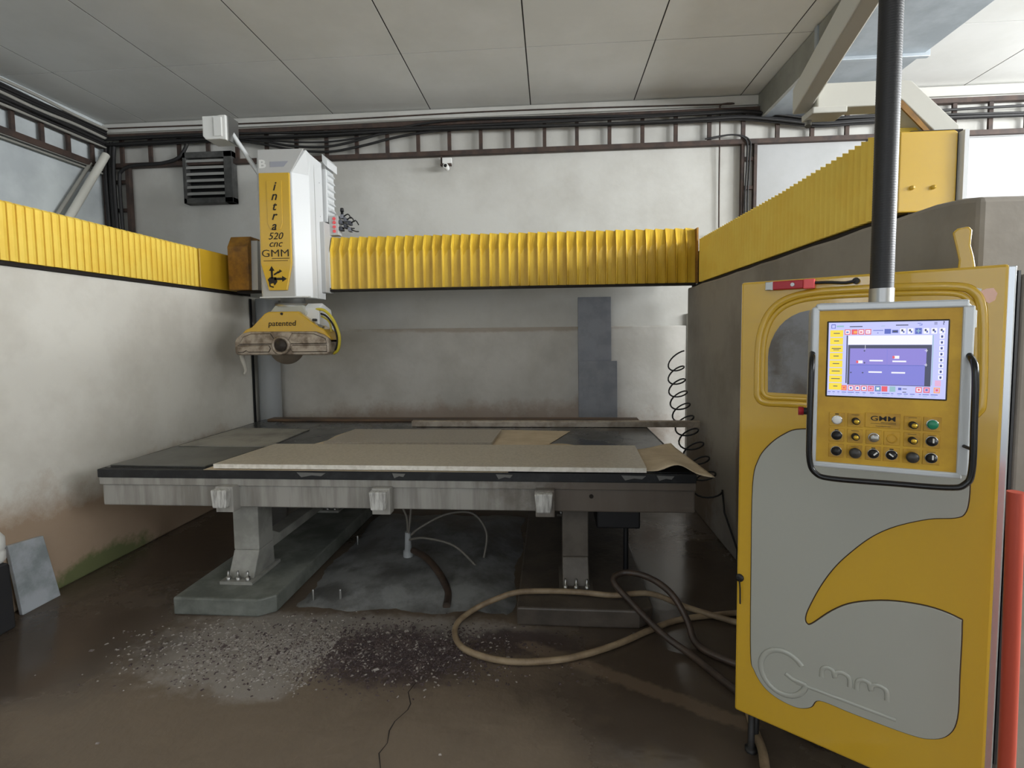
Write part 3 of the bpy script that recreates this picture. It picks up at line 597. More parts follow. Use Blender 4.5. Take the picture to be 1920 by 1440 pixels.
# display
X0, X1, Z0, Z1 = -.1305, .1025, -.0135, .1675
dsp = MB().box(X0-.003, X1+.003, -.004, .002, Z0-.003, Z1+.003).build('display', blkg, pt, local=True, bevel=.002)
def sc(cx, cy): return X0+(cx-215)/895*(X1-X0), Z1-(cy-175)/565*(Z1-Z0)
g = MB(); lay = [.0046]
def q(x0, y0, x1, y1, m, d=0):
    a_, b_ = sc(x0, y0), sc(x1, y1); yy = -(.0042+.00012*d)
    g.add([(a_[0], yy, a_[1]), (b_[0], yy, a_[1]), (b_[0], yy, b_[1]), (a_[0], yy, b_[1])], [(0, 3, 2, 1)], m)
q(217, 177, 1108, 738, S_BG)
for i in range(8):
    y0 = 235+i*58; q(230, y0, 334, y0+52, S_YE, 1)
    l = (50, 40, 74, 42, 52, 66, 70, 34)[i]; q(282-l/2, y0+21, 282+l/2, y0+27, S_DK, 2)
    if i == 2: q(258, y0+32, 306, y0+37, S_DK, 2)
q(238, 190, 272, 222, S_BL, 1); q(243, 196, 267, 218, S_BG, 2); q(280, 200, 338, 212, S_TE, 1)
q(384, 206, 484, 213, S_DK, 1); q(735, 200, 826, 207, S_DK, 1); q(625, 206, 655, 209, S_TE, 1)
for y0 in (186, 193, 200): q(1010, y0, 1032, y0+3, S_DK, 1)
q(892, 190, 918, 194, S_BL, 1); q(905, 203, 926, 207, S_BL, 1); q(922, 194, 926, 206, S_BL, 1)
for i, x0 in enumerate((345, 400, 452, 505)):
    q(x0, 230, x0+46, 270, S_RE, 1)
    if i != 1: q(x0+6, 236, x0+40, 264, S_WH, 2); q(x0+12, 246, x0+32, 256, (S_BL, S_RE, S_RE, S_PK)[i], 3)
    else: q(x0+16, 242, x0+44, 262, S_OR, 2)
q(566, 238, 642, 243, S_BL, 1); q(598, 256, 606, 262, S_BL, 1)
q(652, 230, 700, 266, S_BL, 1); q(708, 238, 754, 260, S_BL, 1); q(714, 243, 748, 255, S_DK, 2)
for x0 in (768, 824, 936, 992, 1048): q(x0, 228, x0+40, 268, S_WH, 1); q(x0+8, 234, x0+22, 250, S_DK, 2); q(x0+20, 246, x0+32, 260, S_BL, 2)
q(876, 226, 924, 270, S_BL, 1); q(884, 244, 916, 250, S_TE, 2); q(897, 232, 903, 264, S_TE, 2)
q(362, 276, 372, 640, S_DK, 1); q(375, 278, 1000, 346, S_WH, 1); q(376, 348, 1000, 650, S_DK, 1)
q(392, 374, 964, 500, S_PUR, 2); q(392, 500, 676, 646, S_PUR2, 2); q(676, 500, 956, 646, S_PUR2, 2); q(676, 376, 680, 646, S_PUR2, 3); q(390, 497, 960, 501, S_BL, 3)
for (x0, y0) in ((545, 460), (718, 464), (540, 546), (713, 548)): q(x0, y0, x0+102, y0+11, S_WH, 4)
for (x0, y0) in ((455, 465), (730, 428)): q(x0, y0, x0+38, y0+22, S_WH, 5); q(x0-13, y0+2, x0+4, y0+20, S_RE, 6)
for (x0, y0) in ((497, 390), (500, 480), (396, 555), (488, 555)): q(x0, y0, x0+14, y0+5, S_DK, 4); q(x0+5, y0-4, x0+9, y0+9, S_DK, 4)
for (x0, y0) in ((950, 388), (950, 492)): q(x0, y0, x0+22, y0+3, S_WH, 4); q(x0+12, y0-10, x0+15, y0+13, S_WH, 4)
q(508, 350, 511, 380, S_WH, 3); q(1004, 276, 1010, 640, S_TE, 1)
for i in range(8):
    y0 = 288+i*42; q(1052, y0-15, 1084, y0+15, S_WH, 1); q(1060, y0-8, 1076, y0+8, S_BL, 2); q(1064, y0-4, 1072, y0+10, S_DK, 3)
q(1030, 604, 1072, 646, S_PK, 1)
for i, x0 in enumerate((330, 384, 436, 488, 540, 594, 644, 704, 896, 952, 1024)):
    q(x0, 656, x0+44, 696, (S_RE, S_RE, S_RE, S_RE, S_RE, S_BL, S_RE, S_TE, S_RE, S_RE, S_OR)[i], 1)
    if i not in (6, 7): q(x0+6, 662, x0+38, 690, (S_OR, S_WH, S_WH, S_WH, S_PK, S_TE, S_WH, S_WH, S_WH, S_PK, S_PK)[i], 2); q(x0+14, 668, x0+30, 682, (S_RE, S_BL, S_BL, S_BL, S_RE, S_WH, S_RE, S_RE, S_RE, S_BL, S_RE)[i], 3)
q(768, 664, 792, 682, S_BL, 1); q(800, 670, 832, 675, S_DK, 1); q(800, 694, 828, 699, S_DK, 1)
for x0, l in ((222, 24), (260, 20), (300, 16), (335, 36), (382, 50), (445, 30), (500, 24), (556, 34), (612, 26), (646, 60), (716, 18), (762, 34), (810, 30), (856, 34), (920, 16), (946, 46), (1004, 50)):
    q(x0, 707, x0+l, 712, S_BL, 1); q(x0+4, 721, x0+l*.7, 725, S_TE, 1)
g.build('screen_picture', None, dsp, local=True)
text('screen_glyph', '?', .0115, S_DK, dsp, (*[sc(1076, 194)[0]], -.0045, sc(1076, 194)[1]), ext=.0001, bold=.0003)
# operating buttons, each on its square legend plate
def plate(u0, u1, z0, z1):
    return MB().box(u0, u1, -.0035, 0, z0, z1).build('legend_plate', mat_plate, face, local=True, bevel=.001)
mat_plate = mat('legend_yellow', (200, 154, 30), .4, col2=(176, 132, 24), scale=30)
R1, R2, R3 = -.0735, -.1118, -.1512
C6 = (-.1074, -.069, -.031, .005, .0435, .0804)
def turn(u, z, ang, mk=True):
    k_ = MB().lathe([(.0112, 0), (.0112, .003), (.0092, .004), (.0088, .012), (.0, .013)], (u, -.004, z), 'F', 20).build('selector_knob', blk, face, local=True)
    MB().lathe([(.0122, 0), (.0122, .0025), (.0112, .003)], (u, -.0035, z), 'F', 20).build('knob_ring', chrome, k_, local=True)
    if mk:
        c_, s_ = math.cos(ang), math.sin(ang); a_, b_ = .0085, .0014
        pts_ = [(u+c_*x-s_*y_, z+s_*x+c_*y_) for x, y_ in ((-a_*.2, -b_), (a_, -b_), (a_, b_), (-a_*.2, b_))]
        MB().prism(pts_, -.0195, -.0165).build('pointer', white, k_, local=True)
for c in (0, 1, 4, 5): plate(C6[c]-.0165, C6[c]+.0165, R1-.0155, R1+.018)
for rz_ in (R2, R3):
    for c in range(6): plate(C6[c]-.0160, C6[c]+.0160, rz_-.0165, rz_+.0175)
lp = plate(-.0495, .0205, R1-.0145, R1+.0215)
text('letter', 'GMM', .0165, ink, lp, (-.0135, -.0038, R1+.008), sx=1.35, ext=.0002, bold=.0002)
MB().box(-.018, .012, -.0042, -.0036, R1-.0015, R1-.0005).box(-.038, .012, -.0042, -.0036, R1-.0045, R1-.0038).box(-.028, .002, -.0042, -.0036, R1-.0105, R1-.0097).build('logo_bar', ink, lp, local=True)
def push(u, z, m, r=.0098, h=.006):
    b_ = MB().lathe([(r, 0), (r, h*.7), (r*.75, h), (.0, h)], (u, -.004, z), 'F', 22).build('push_button', m, face, local=True)
    MB().lathe([(r+.0016, 0), (r+.0016, .002), (r, .0025)], (u, -.0035, z), 'F', 22).build('button_ring', chrome, b_, local=True)
push(C6[0], R1, white); push(C6[5], R1+.001, green, .0105, .008)
push(C6[2], R2, steel, .0100, .012); MB().tube([(C6[2]-.008, -.0165, R2+.001), (C6[2]+.008, -.0165, R2-.001)], .0022, 6).build('key_switch_slot', lgrey, face, local=True)
for c, rz_ in ((1, R1), (4, R1-.002), (1, R2), (4, R2)):
    k_ = MB().lathe([(.0082, 0), (.0078, .016), (.006, .017)], (C6[c], -.004, rz_), 'F', 18).build('dial_knob', blk, face, local=True)
    MB().lathe([(.0055, 0), (.0055, .003), (.0, .0035)], (C6[c], -.0205, rz_), 'F', 14).build('dial_cap', copper, k_, local=True)
turn(C6[0], R2, 2.8, False); turn(C6[0], R3, 2.8, False); turn(C6[5], R2, R(90)); turn(C6[5], R3, R(90)); turn(C6[2], R3, R(45)); turn(C6[3], R3, R(140))
for c in (1, 4): MB().lathe([(.010, 0), (.012, .006), (.0128, .014), (.008, .019), (.0, .020)], (C6[c], -.004, R3), 'F', 20).build('joystick_knob', mat('knob_charcoal%d' % c, (54, 52, 50), .4), face, local=True)
MB().tube([(C6[3]+.0095*math.cos(t), -.0042, R2+.0095*math.sin(t)) for t in [i*.393 for i in range(16)]], .0012, 6, closed=True).build('blank_ring', mat_plate, face, local=True)
for (c, rz_) in ((0, R1+.0145), (2, R3+.0135), (3, R3+.0135), (0, R2+.013)): MB().box(C6[c]-.004, C6[c]+.004, -.0042, -.0034, rz_-.0012, rz_+.0012).build('legend_mark', ink, face, local=True)
for (c, rz_) in ((1, R1+.0145), (4, R1+.0145), (4, R2+.0135), (1, R2+.0135), (5, R2+.0135), (5, R3+.0135), (1, R3+.0135)): MB().box(C6[c]-.008, C6[c]+.008, -.0042, -.0034, rz_-.0006, rz_+.0006).build('legend_mark', faint, face, local=True)
# handle, emergency stop, pole
hpts = [(-.163, .0, .092), (-.166, -.03, .070), (-.167, -.038, .02), (-.168, -.038, -.10), (-.166, -.038, -.175), (-.152, -.038, -.205), (-.118, -.038, -.214), (0, -.038, -.212), (.105, -.038, -.209), (.134, -.038, -.198), (.145, -.038, -.165), (.145, -.038, -.05), (.144, -.038, .035), (.143, -.03, .070), (.141, .0, .090)]
MB().tube(hpts, .0068, 12, cat=6).build('handle', blkg, pt, local=True)
MB().tube([(.142, -.036, -.118), (.138, .0, -.118)], .004, 8).build('handle_clip', blk, pt, local=True)
es = MB().lathe([(.011, 0), (.011, .012), (.0075, .012), (.0075, .02)][::-1], (-.190, .03, -.06), 'X', 16).build('stop_button', red, pt, local=True)
MB().lathe([(.009, 0), (.009, .012)], (-.178, .03, -.06), 'X', 14).build('stop_base', blk, es, local=True)
MB().lathe([(.026, 0), (.026, .034)], (-.0187, .035, .214), 'Z', 24).build('pole_socket', steel, pt, local=True)
MB().lathe([(.0245, 0), (.0245, 1.05)], (-.0187, .035, .246), 'Z', 28).build('pole', blkhose, pt, local=True)
rg = MB()                                                                      # ribs of the corrugated sleeve
for i in range(170): rg.lathe([(.0245, 0), (.0251, .0015), (.0245, .003)], (-.0187, .035, .26+i*.006), 'Z', 20)
o = rg.build('sleeve_ribs', blkhose, pt, local=True); o['kind'] = 'stuff'
# jib: world coordinates, a thing of its own bolted to the right-hand runway
jb = thing('pendant_jib', 'pale grey steel jib arm carrying the black pole from the right beam end', 'bracket', (1.3, 2.05, 2.28))
MB().prism([(1.502, 2.262), (1.502, 2.30), (1.33, 2.468), (1.27, 2.475), (1.27, 2.42), (1.30, 2.40), (1.40, 2.30), (1.44, 2.262)], 2.05, 2.16).build('sloping_bracket', cream, jb, bevel=.003)
MB().prism([(1.30, 2.40), (1.41, 2.275), (1.39, 2.275), (1.28, 2.39)], 2.05, 2.056).build('gusset', yel_old, jb)
MB().box(1.005, 1.29, 2.06, 2.14, 2.388, 2.478).build('cross_arm', cream, jb, bevel=.004)
MB().box(.985, 1.11, 2.055, 2.145, 2.368, 2.392).build('swivel_block', cream, jb, bevel=.004)
A0, A1 = Vector((.985, 2.155, 2.455)), Vector((.795, 1.20, 2.48))
d_ = (A1-A0).normalized(); sd = Vector((-d_.y, d_.x, 0)).normalized()*.028
v = []
for P_ in (A0, A1):
    for s_, z in ((-1, -.05), (1, -.05), (1, .05), (-1, .05)): v.append(P_+sd*s_+Vector((0, 0, z)))
MB().add(v, [(0, 1, 2, 3), (7, 6, 5, 4), (0, 4, 5, 1), (1, 5, 6, 2), (2, 6, 7, 3), (3, 7, 4, 0)]).build('long_arm', cream, jb, bevel=.006)
MB().lathe([(.035, 0), (.035, .06)], (.804, 1.32, 2.36), 'Z', 20).build('pole_clamp', steel, jb)
MB().tube([(1.01, 2.14, 2.40), (1.0, 2.12, 2.345)], .012, 8).build('stop_pin', steel, jb)

# ------------------------------------------------------------------ ceiling services at the right
du = thing('air_duct', 'wide galvanised air duct running along the ceiling at the right', 'duct', (2.4, 3, 3.6))
MB().box(2.04, 2.775, -3.5, 5.28, 3.60, 3.836, None).build('duct_body', galv, du, bevel=.004)
MB().box(2.015, 2.045, -3.5, 5.28, 3.60, 3.838).build('side_sheet', galvd, du)
for y in (4.16, 1.9): MB().box(2.0, 2.81, y-.02, y+.02, 3.575, 3.838).build('flange', galv, du, bevel=.004)

tubem = mat('added_lamp_tube', (255, 250, 240), .5, emit=14)  # glowing tubes of lamps out of view, added for highlights from above
for i, (x, y) in enumerate(((-1.6, -.9), (-1.6, -2.6), (2.9, -1.0))):
    lt = thing('highlight_lamp', ('unseen added tube lamp on the ceiling just behind the viewer', 'unseen added tube lamp on the ceiling near the gate', 'unseen added tube lamp on the ceiling right of the duct')[i], 'lamp', (x, y, 3.8), group='added ceiling lamps')
    MB().box(x-.7, x+.7, y-.07, y+.07, 3.80, 3.845).build('added_lamp_housing', white, lt, bevel=.004)
    for q_ in (-.035, .035): MB().tube([(x-.66, y+q_, 3.775), (x+.66, y+q_, 3.775)], .014, 10).build('added_lamp_tube', tubem, lt)

# ------------------------------------------------------------------ cable ladders, cables, conduits
def ladder(label, a, bq, n, side, width, nrm, parent_loc, end=True):
    """a, bq: ends of the first rail; side: vector to the second rail; rungs evenly spaced"""
    a, bq, side, nrm = Vector(a), Vector(bq), Vector(side), Vector(nrm)
    t = thing('cable_ladder', label, 'cable ladder', parent_loc, group='cable ladders')
    def strip(nm, p, q_, hw, hd):
        d = (q_-p).normalized(); e = d.cross(nrm).normalized()
        v = [p_+e*s_*hw+nrm*r_*hd for p_ in (p, q_) for s_, r_ in ((-1, -1), (1, -1), (1, 1), (-1, 1))]
        return MB().add(v, [(0, 1, 2, 3), (7, 6, 5, 4), (0, 4, 5, 1), (1, 5, 6, 2), (2, 6, 7, 3), (3, 7, 4, 0)]).build(nm, rust, t)
    strip('rail', a, bq, width, .025); strip('rail', a+side, bq+side, width, .025)
    for i in range(n):
        p = a+(bq-a)*((i+.5)/n); strip('rung', p, p+side, .018, .012)
    return t
ladder('brown cable ladder running the length of the back wall', (-4.68, 5.24, 3.39), (6.5, 5.24, 3.39), 35, (0, 0, .30), .022, (0, 1, 0), (0, 5.24, 3.39))
ladder('short vertical cable ladder in the far left corner', (-4.46, 5.24, 1.6), (-4.46, 5.24, 3.37), 6, (-.26, 0, 0), .02, (0, 1, 0), (-4.5, 5.24, 1.6))
ladder('brown cable ladder along the left hall wall', (-4.70, 1.5, 3.36), (-4.70, 5.2, 3.36), 14, (0, 0, .23), .028, (1, 0, 0), (-4.7, 3.5, 3.36))
ladder('narrow vertical cable ladder on the back wall beside the white cladding', (1.868, 5.25, 2.0), (1.868, 5.25, 3.37), 5, (.118, 0, 0), .014, (0, 1, 0), (1.9, 5.25, 2.0))
def cable(pts, r_, m, label, grp=None, name='cable', cat='cable', c=6):
    return tag(MB().tube(pts, r_, 7, cat=c).build(name, m), label, cat, grp)
rnd = random.Random(3)
for i in range(7):
    base = 3.60+.018*(i % 5); am = .02+.03*rnd.random(); ph = rnd.random()*6; sag = .20 if i in (4, 6) else (.11 if i == 1 else .02)
    pts = []
    for k in range(31):
        x = -4.62+k*.34
        z = base+am*math.sin(x*1.1+ph)*.6-sag*math.exp(-((x+2.3)/.75)**2)-(.10 if x > 1.9 else 0)*min(1, (x-1.9)/.6)
        pts.append((x, 5.195-.018*(i % 3), z))
    cable(pts, .009+.005*rnd.random(), cabm, 'black cable lying in the ladder on the back wall', 'cables on the back wall ladder')
for i in range(9):
    z0 = 3.56+.028*i; pts = [(-4.655+.008*(i % 3), 1.5+k*.37, z0-.012*i*.2+rnd.uniform(-.012, .012)) for k in range(11)]
    cable(pts, .011+.006*rnd.random(), cabm if i % 4 else cabg, 'cable lying along the left hall wall below the ceiling', 'cables on the left wall')
for i, z in enumerate((3.30, 3.335)): cable([(-4.70, 1.5, z), (-4.70, 3.3, z), (-4.70, 5.2, z)], .010, cabg, 'thin conduit under the left wall cable ladder', 'left wall conduits', 'conduit', 'conduit', 2)
cable([(-4.7, 5.25, 3.735), (-3, 5.25, 3.725), (-1.2, 5.25, 3.74), (.6, 5.25, 3.72), (2.0, 5.25, 3.71)], .010, cabg, 'upper pale conduit along the top of the back wall', None, 'conduit', 'conduit')
cable([(-4.7, 5.23, 3.70), (-3, 5.23, 3.69), (-1.2, 5.23, 3.705), (.6, 5.23, 3.69), (2.0, 5.23, 3.665)], .008, white, 'thin white conduit just above the back wall cable ladder', None, 'conduit', 'conduit')
cable([(-4.7, 5.25, 3.79), (-2.4, 5.25, 3.775), (-.5, 5.25, 3.79), (1.62, 5.25, 3.76), (1.65, 5.25, 3.745), (1.652, 5.25, 3.5), (1.655, 5.26, 3.0), (1.66, 5.26, 2.45)], .007, rust, 'thin dark conduit turning down the back wall above the bridge end', None, 'conduit', 'conduit')
for i, x in enumerate((-4.655, -4.60, -4.57)): cable([(x, 5.20, 3.62), (x-.02, 5.19, 3.3), (x-.01, 5.19, 2.6), (x-.02, 5.2, 1.8)], .022, cabm, 'thick black cable dropping down the far left corner', 'corner cables')
cable([(-3.75, 5.21, 3.62), (-3.85, 5.2, 3.45), (-4.05, 5.2, 3.39), (-4.35, 5.2, 3.38), (-4.50, 5.2, 3.33), (-4.535, 5.2, 3.2), (-4.53, 5.2, 2.6), (-4.54, 5.2, 1.8)], .018, cabm, 'black cable bending from the ladder down beside the vent')
for i, x in enumerate((1.90, 1.925)): cable([(1.55-.05*i, 5.2, 3.42), (1.75, 5.2, 3.45), (1.88+.03*i, 5.2, 3.40), (x, 5.21, 3.25), (x-.015, 5.21, 2.8), (x+.01, 5.21, 2.1)], .008, cabm, 'thin black cable hanging down the narrow vertical ladder', 'vertical ladder cables')
cb_ = thing('junction_box', 'small white junction box at the foot of the thin dark conduit', 'box', (1.63, 5.25, 2.4))
MB().box(1.585, 1.645, 5.22, 5.285, 2.36, 2.52).build('box_body', white, cb_, bevel=.005); MB().box(1.60, 1.63, 5.215, 5.221, 2.48, 2.53).build('cable_gland', blk, cb_)
vt = thing('wall_vent', 'dark louvred vent grille high on the back wall', 'vent', (-3.55, 5.2, 3.0))
fr = MB().box(-3.82, -3.28, 5.19, 5.28, 2.965, 3.02).box(-3.82, -3.28, 5.19, 5.28, 3.43, 3.49).box(-3.82, -3.785, 5.19, 5.28, 2.965, 3.49).box(-3.37, -3.28, 5.19, 5.28, 2.965, 3.49)
fr.build('frame', ventm, vt, bevel=.004); MB().box(-3.80, -3.36, 5.26, 5.275, 3.0, 3.45).build('backing', ventd, vt)
for i in range(6):
    z = 3.05+i*.067
    MB().prism([(5.195, z), (5.20, z+.028), (5.255, z+.05), (5.255, z+.042)], -3.79, -3.37, 'X').build('slat', slatm, vt)
sc_ = thing('security_camera', 'small white security camera under the cable ladder', 'camera', (-1.0, 5.2, 3.28))
MB().box(-1.10, -1.085, 5.24, 5.26, 3.28, 3.39).box(-1.10, -.99, 5.22, 5.26, 3.27, 3.285).build('bracket', rust, sc_)
MB().box(-1.08, -.985, 5.22, 5.26, 3.29, 3.345).build('mount', white, sc_, bevel=.004)
MB().lathe([(.026, 0), (.028, .075), (.024, .085)], (-1.035, 5.24, 3.245), 'F', 18).build('camera_body', white, sc_)
MB().lathe([(.017, 0), (.015, .004), (.0, .006)], (-1.035, 5.155, 3.245), 'F', 14).build('lens', blkg, sc_)
bp = thing('brace_pipe', 'pale sloping brace pipe by the far left corner', 'pipe', (-4.6, 4.9, 2.0))
MB().tube([(-4.58, 5.10, 3.46), (-4.58, 4.66, 2.75), (-4.58, 4.3, 2.17)], .036, 14).build('brace_tube', cream, bp)
MB().tube([(-4.69, 5.03, 3.36), (-4.69, 4.6, 2.70), (-4.69, 4.3, 2.24)], .018, 10).build('thin_tube', cabg, bp)

# ------------------------------------------------------------------ hoses and coil cable
def hose(pts, r_, m, label, grp=None, c=8): return tag(MB().tube(pts, r_, 10, cat=c).build('hose', m), label, 'hose', grp)
hose([(1.15, 2.62, .018), (.98, 2.70, .018), (.74, 2.78, .05), (.54, 2.79, .118), (.334, 2.763, .118), (.10, 2.79, .118), (-.166, 2.775, .118), (-.30, 2.75, .09), (-.43, 2.74, .03), (-.507, 2.62, .017), (-.49, 2.48, .017), (-.405, 2.375, .017), (-.217, 2.312, .017), (0, 2.33, .017), (.163, 2.389, .017), (.34, 2.49, .017), (.507, 2.61, .017), (.72, 2.73, .017), (1.2, 2.84, .017)], .0155, hose_t, 'tan hose lying in a long loop on the floor before the table')
hose([(1.0, 1.9, .017), (.80, 2.15, .017), (.666, 2.398, .017), (.55, 2.52, .05), (.42, 2.66, .13), (.335, 2.76, .20), (.40, 2.80, .23), (.52, 2.75, .23), (.62, 2.66, .19), (.68, 2.58, .10), (.70, 2.50, .03), (.76, 2.42, .017), (.90, 2.33, .017), (1.1, 2.3, .017)], .017, hose_d, 'dark hose in a small raised loop beside the cabinet')
hose([(.98, 2.45, .018), (.86, 2.27, .018), (.80, 2.08, .018), (.775, 1.95, .018), (.765, 1.85, .018), (.735, 1.72, .018), (.74, 1.5, .018), (.80, 1.3, .018)], .017, hose_t, 'hose coming out under the cabinet towards the viewer')
mat_th = mat('grey_thin_hose', (112, 108, 100), .5)
fp = thing('standpipe', 'short upright grey pipe under the table with thin hoses on top', 'pipe', (-.98, 3.35, 0))
MB().lathe([(.034, 0), (.034, .06), (.024, .06), (.020, .19)], (-.98, 3.35, .03), 'Z', 14).build('pipe_stub', pipem, fp)
for pts in ([(-.98, 3.35, .2), (-.985, 3.35, .32), (-1.03, 3.35, .45), (-.99, 3.36, .56)], [(-.975, 3.34, .2), (-.96, 3.34, .3), (-.95, 3.35, .45), (-.96, 3.36, .56)], [(-.97, 3.35, .19), (-.88, 3.35, .26), (-.72, 3.4, .33), (-.55, 3.45, .32), (-.45, 3.42, .2), (-.46, 3.35, .05)],
            [(-.97, 3.34, .17), (-.85, 3.3, .2), (-.65, 3.28, .16), (-.50, 3.25, .04)]):
    MB().tube(pts, .008, 8, cat=6).build('thin_hose', mat_th, fp)
hose([(-.94, 3.33, .10), (-.82, 3.2, .11), (-.70, 3.05, .08), (-.62, 2.92, .03), (-.60, 2.78, .02)], .022, hose_d, 'dark hose running from the standpipe to the floor')
pts = []
turns = 10
for i in range(turns*18+1):
    t = i/(turns*18); a_ = 2*math.pi*turns*t
    cz_ = 1.36-.98*t**.85; cy_ = 4.70-.95*t**1.6; rr_ = .066+.03*t
    pts.append((1.125-.012*math.sin(t*5)+math.cos(a_)*rr_, cy_+math.sin(a_)*rr_*.8, cz_+.045*math.sin(a_+.8)))
pts += [(1.20, 3.6, .30), (1.22, 3.4, .12), (1.15, 3.2, .02), (1.1, 2.9, .02)]
tag(MB().tube(pts, .007, 6).build('coiled_cable', blk), 'black coiled cable hanging along the right low wall', 'cable')
tag(MB().tube([(1.115, 1.30, 1.16), (1.12, 1.30, .9), (1.135, 1.31, .45), (1.15, 1.33, .0)], .017, 14, cat=6).build('red_hose', orange), 'red pipe standing upright at the right edge beside the cabinet', 'pipe')
gs = thing('grey_sheet', 'rough grey sheet standing behind the red pipe at the right edge', 'sheet', (1.35, 1.56, 0))
MB().add([(1.275, 1.50, 0), (1.6, 1.42, 0), (1.6, 1.42, 1.70), (1.28, 1.50, 1.70), (1.275, 1.53, 0), (1.6, 1.45, 0), (1.6, 1.45, 1.70), (1.28, 1.53, 1.70)], [(0, 1, 2, 3), (7, 6, 5, 4), (0, 4, 5, 1), (1, 5, 6, 2), (2, 6, 7, 3), (3, 7, 4, 0)]).build('sheet_body', rwall, gs, bevel=.006)
MB().box(1.265, 1.272, 1.50, 1.54, .3, 1.71).build('rubber_edge', blk, gs)

# ------------------------------------------------------------------ things at the left wall
sl_ = MB().add([(-2.985, 2.585, 0), (-2.985, 2.81, 0), (-3.035, 2.775, .385), (-3.035, 2.575, .405), (-3.01, 2.585, 0), (-3.01, 2.81, 0), (-3.059, 2.775, .385), (-3.059, 2.575, .405)],
               [(0, 1, 2, 3), (7, 6, 5, 4), (0, 4, 5, 1), (1, 5, 6, 2), (2, 6, 7, 3), (3, 7, 4, 0)]).build('stone_slab', mat('wet_grey_stone', (184, 190, 196), .3, col2=(146, 154, 156), scale=5), bevel=.004)
tag(sl_, 'small grey stone slab leaning on the low wall at the left', 'stone slab')
dk = MB().prism([(2.0, 0), (2.475, 0), (2.465, .35), (2.455, .37), (2.0, .37)], -3.04, -2.90, 'X').build('stone_block', mat('dark_block', (40, 40, 42), .6), bevel=.01); tag(dk, 'dark sloping stone block at the left edge of the picture', 'stone block')
cn = thing('plastic_canister', 'white plastic canister standing on the dark block at the left edge', 'canister', (-2.97, 2.425, .372))
MB().lathe([(.055, 0), (.066, .015), (.066, .055), (.060, .065), (.066, .075), (.066, .13), (.045, .165), (.022, .175)], (-2.972, 2.425, .372), 'Z', 24).build('canister_body', white, cn)
MB().lathe([(.024, 0), (.024, .025)], (-2.972, 2.425, .547), 'Z', 16).build('cap', white, cn)

# ------------------------------------------------------------------ sludge mound, pins and debris on the floor
def lumpy(nm, x0, x1, y0, y1, h, m, label, sd_, nx=34, ny=30):
    r_ = random.Random(sd_); ph = [(r_.uniform(2, 9), r_.uniform(2, 9), r_.uniform(0, 6)) for _ in range(7)]; v = []
    for i in range(nx+1):
        for j in range(ny+1):
            u, t = i/nx, j/ny; e = max(0, min(1, 5*min(u, 1-u, t*1.6, 1-t)))
            n_ = sum(math.sin(a*u*2+b_*t*2+c) for a, b_, c in ph)/7
            v.append((x0+(x1-x0)*u+.02*math.sin(t*13), y0+(y1-y0)*t+.02*math.sin(u*17), -.004+h*e*(.55+.45*t)*(1+.35*n_)+.004*r_.random()))
    f_ = [(i*(ny+1)+j, (i+1)*(ny+1)+j, (i+1)*(ny+1)+j+1, i*(ny+1)+j+1) for i in range(nx) for j in range(ny)]
    o = MB().add(v, f_, None, True).build(nm, m); o['kind'] = 'stuff'; return tag(o, label, 'sludge')
lumpy('stone_sludge', -1.50, -.22, 2.74, 4.3, .075, moundm, 'low mound of grey stone sludge between the two plinths', 5)
for i, (x, y) in enumerate(((-1.40, 2.82), (-1.24, 2.83), (-1.44, 3.62))):
    tag(MB().lathe([(.008, 0), (.008, .06), (.006, .065)], (x, y, .01), 'Z', 8).build('steel_pin', steel), 'small steel pin standing in the sludge under the table', 'pin', 'pins in the sludge')
rd = random.Random(11); b = MB(); chip_p = mat('pale_grit', (138, 132, 126), .8); chip_d = mat('dark_grit', (58, 46, 48), .7, col2=(80, 68, 66), scale=12)
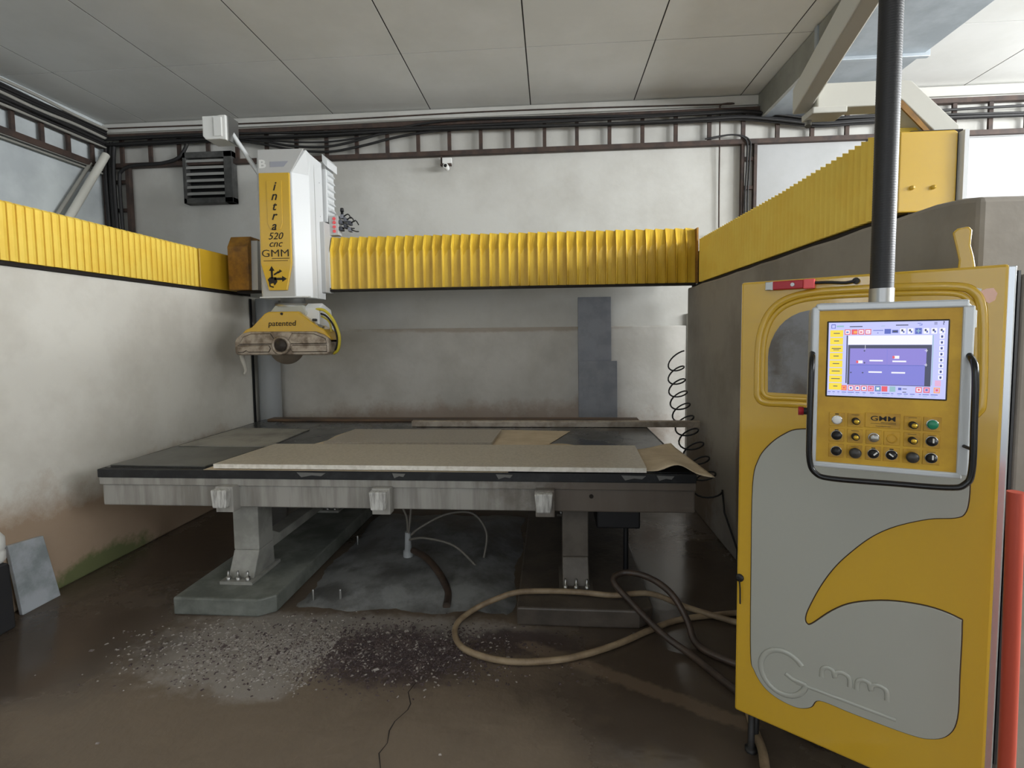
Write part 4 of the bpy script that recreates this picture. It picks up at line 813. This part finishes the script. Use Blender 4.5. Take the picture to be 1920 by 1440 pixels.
for i in range(7500):
    if rd.random() < .62: x, y = rd.gauss(-.78, .28), rd.gauss(2.38, .10)
    else: x, y = rd.gauss(-1.35, .34), rd.gauss(2.36, .14)
    if y > 2.62 and x < -1.5: continue
    if y < 2.02: continue
    s_ = rd.uniform(.0018, .0045) if rd.random() < .97 else rd.uniform(.0045, .009); a_ = rd.uniform(0, 6.3); c_, q_ = math.cos(a_), math.sin(a_); l = rd.uniform(1, 2.2)
    v = [(x+(c_*px*l-q_*py)*s_, y+(q_*px*l+c_*py)*s_, pz*s_) for px, py, pz in ((-1, -1, 0), (1, -.8, 0), (.9, 1, 0), (-1, .8, 0), (-.5, -.4, .9), (.6, -.3, 1.0), (.3, .5, .7))]
    b.add(v, [(0, 1, 5, 4), (1, 2, 6, 5), (2, 3, 4, 6), (3, 0, 4), (4, 5, 6)], chip_p if rd.random() < (.12 if x > -1.1 else .75) else chip_d)
o = b.build('stone_chips'); o['kind'] = 'stuff'; tag(o, 'scatter of dark stone chips and grit on the floor before the table', 'stone chips')
for i, (x, y, s_) in enumerate(((-.24, 2.36, .016), (.40, 1.62, .018), (.52, 1.60, .02), (-.25, 2.20, .016), (-1.75, 1.75, .012), (-.42, 1.78, .010), (-2.3, 2.3, .016), (-1.3, 2.62, .022), (-2.55, 2.05, .014), (.42, 2.60, .014), (-1.0, 1.45, .010), (.05, 1.5, .010), (-.2, 2.62, .012))):
    s_ *= .6
    v = [(x+px*s_*rd.uniform(.7, 1.3), y+py*s_*rd.uniform(.6, 1.1), pz*s_*.7) for px, py, pz in ((-1, -1, 0), (1, -.8, 0), (.9, 1, 0), (-1, .8, 0), (-.6, -.4, .9), (.6, -.3, 1.0), (.4, .5, .7), (-.5, .4, .8))]
    o = MB().add(v, [(3, 2, 1, 0), (0, 1, 5, 4), (1, 2, 6, 5), (2, 3, 7, 6), (3, 0, 4, 7), (4, 5, 6, 7)]).build('stone_chip', debm); tag(o, 'single pale stone chip lying on the floor', 'stone chip', 'loose pale stone chips')
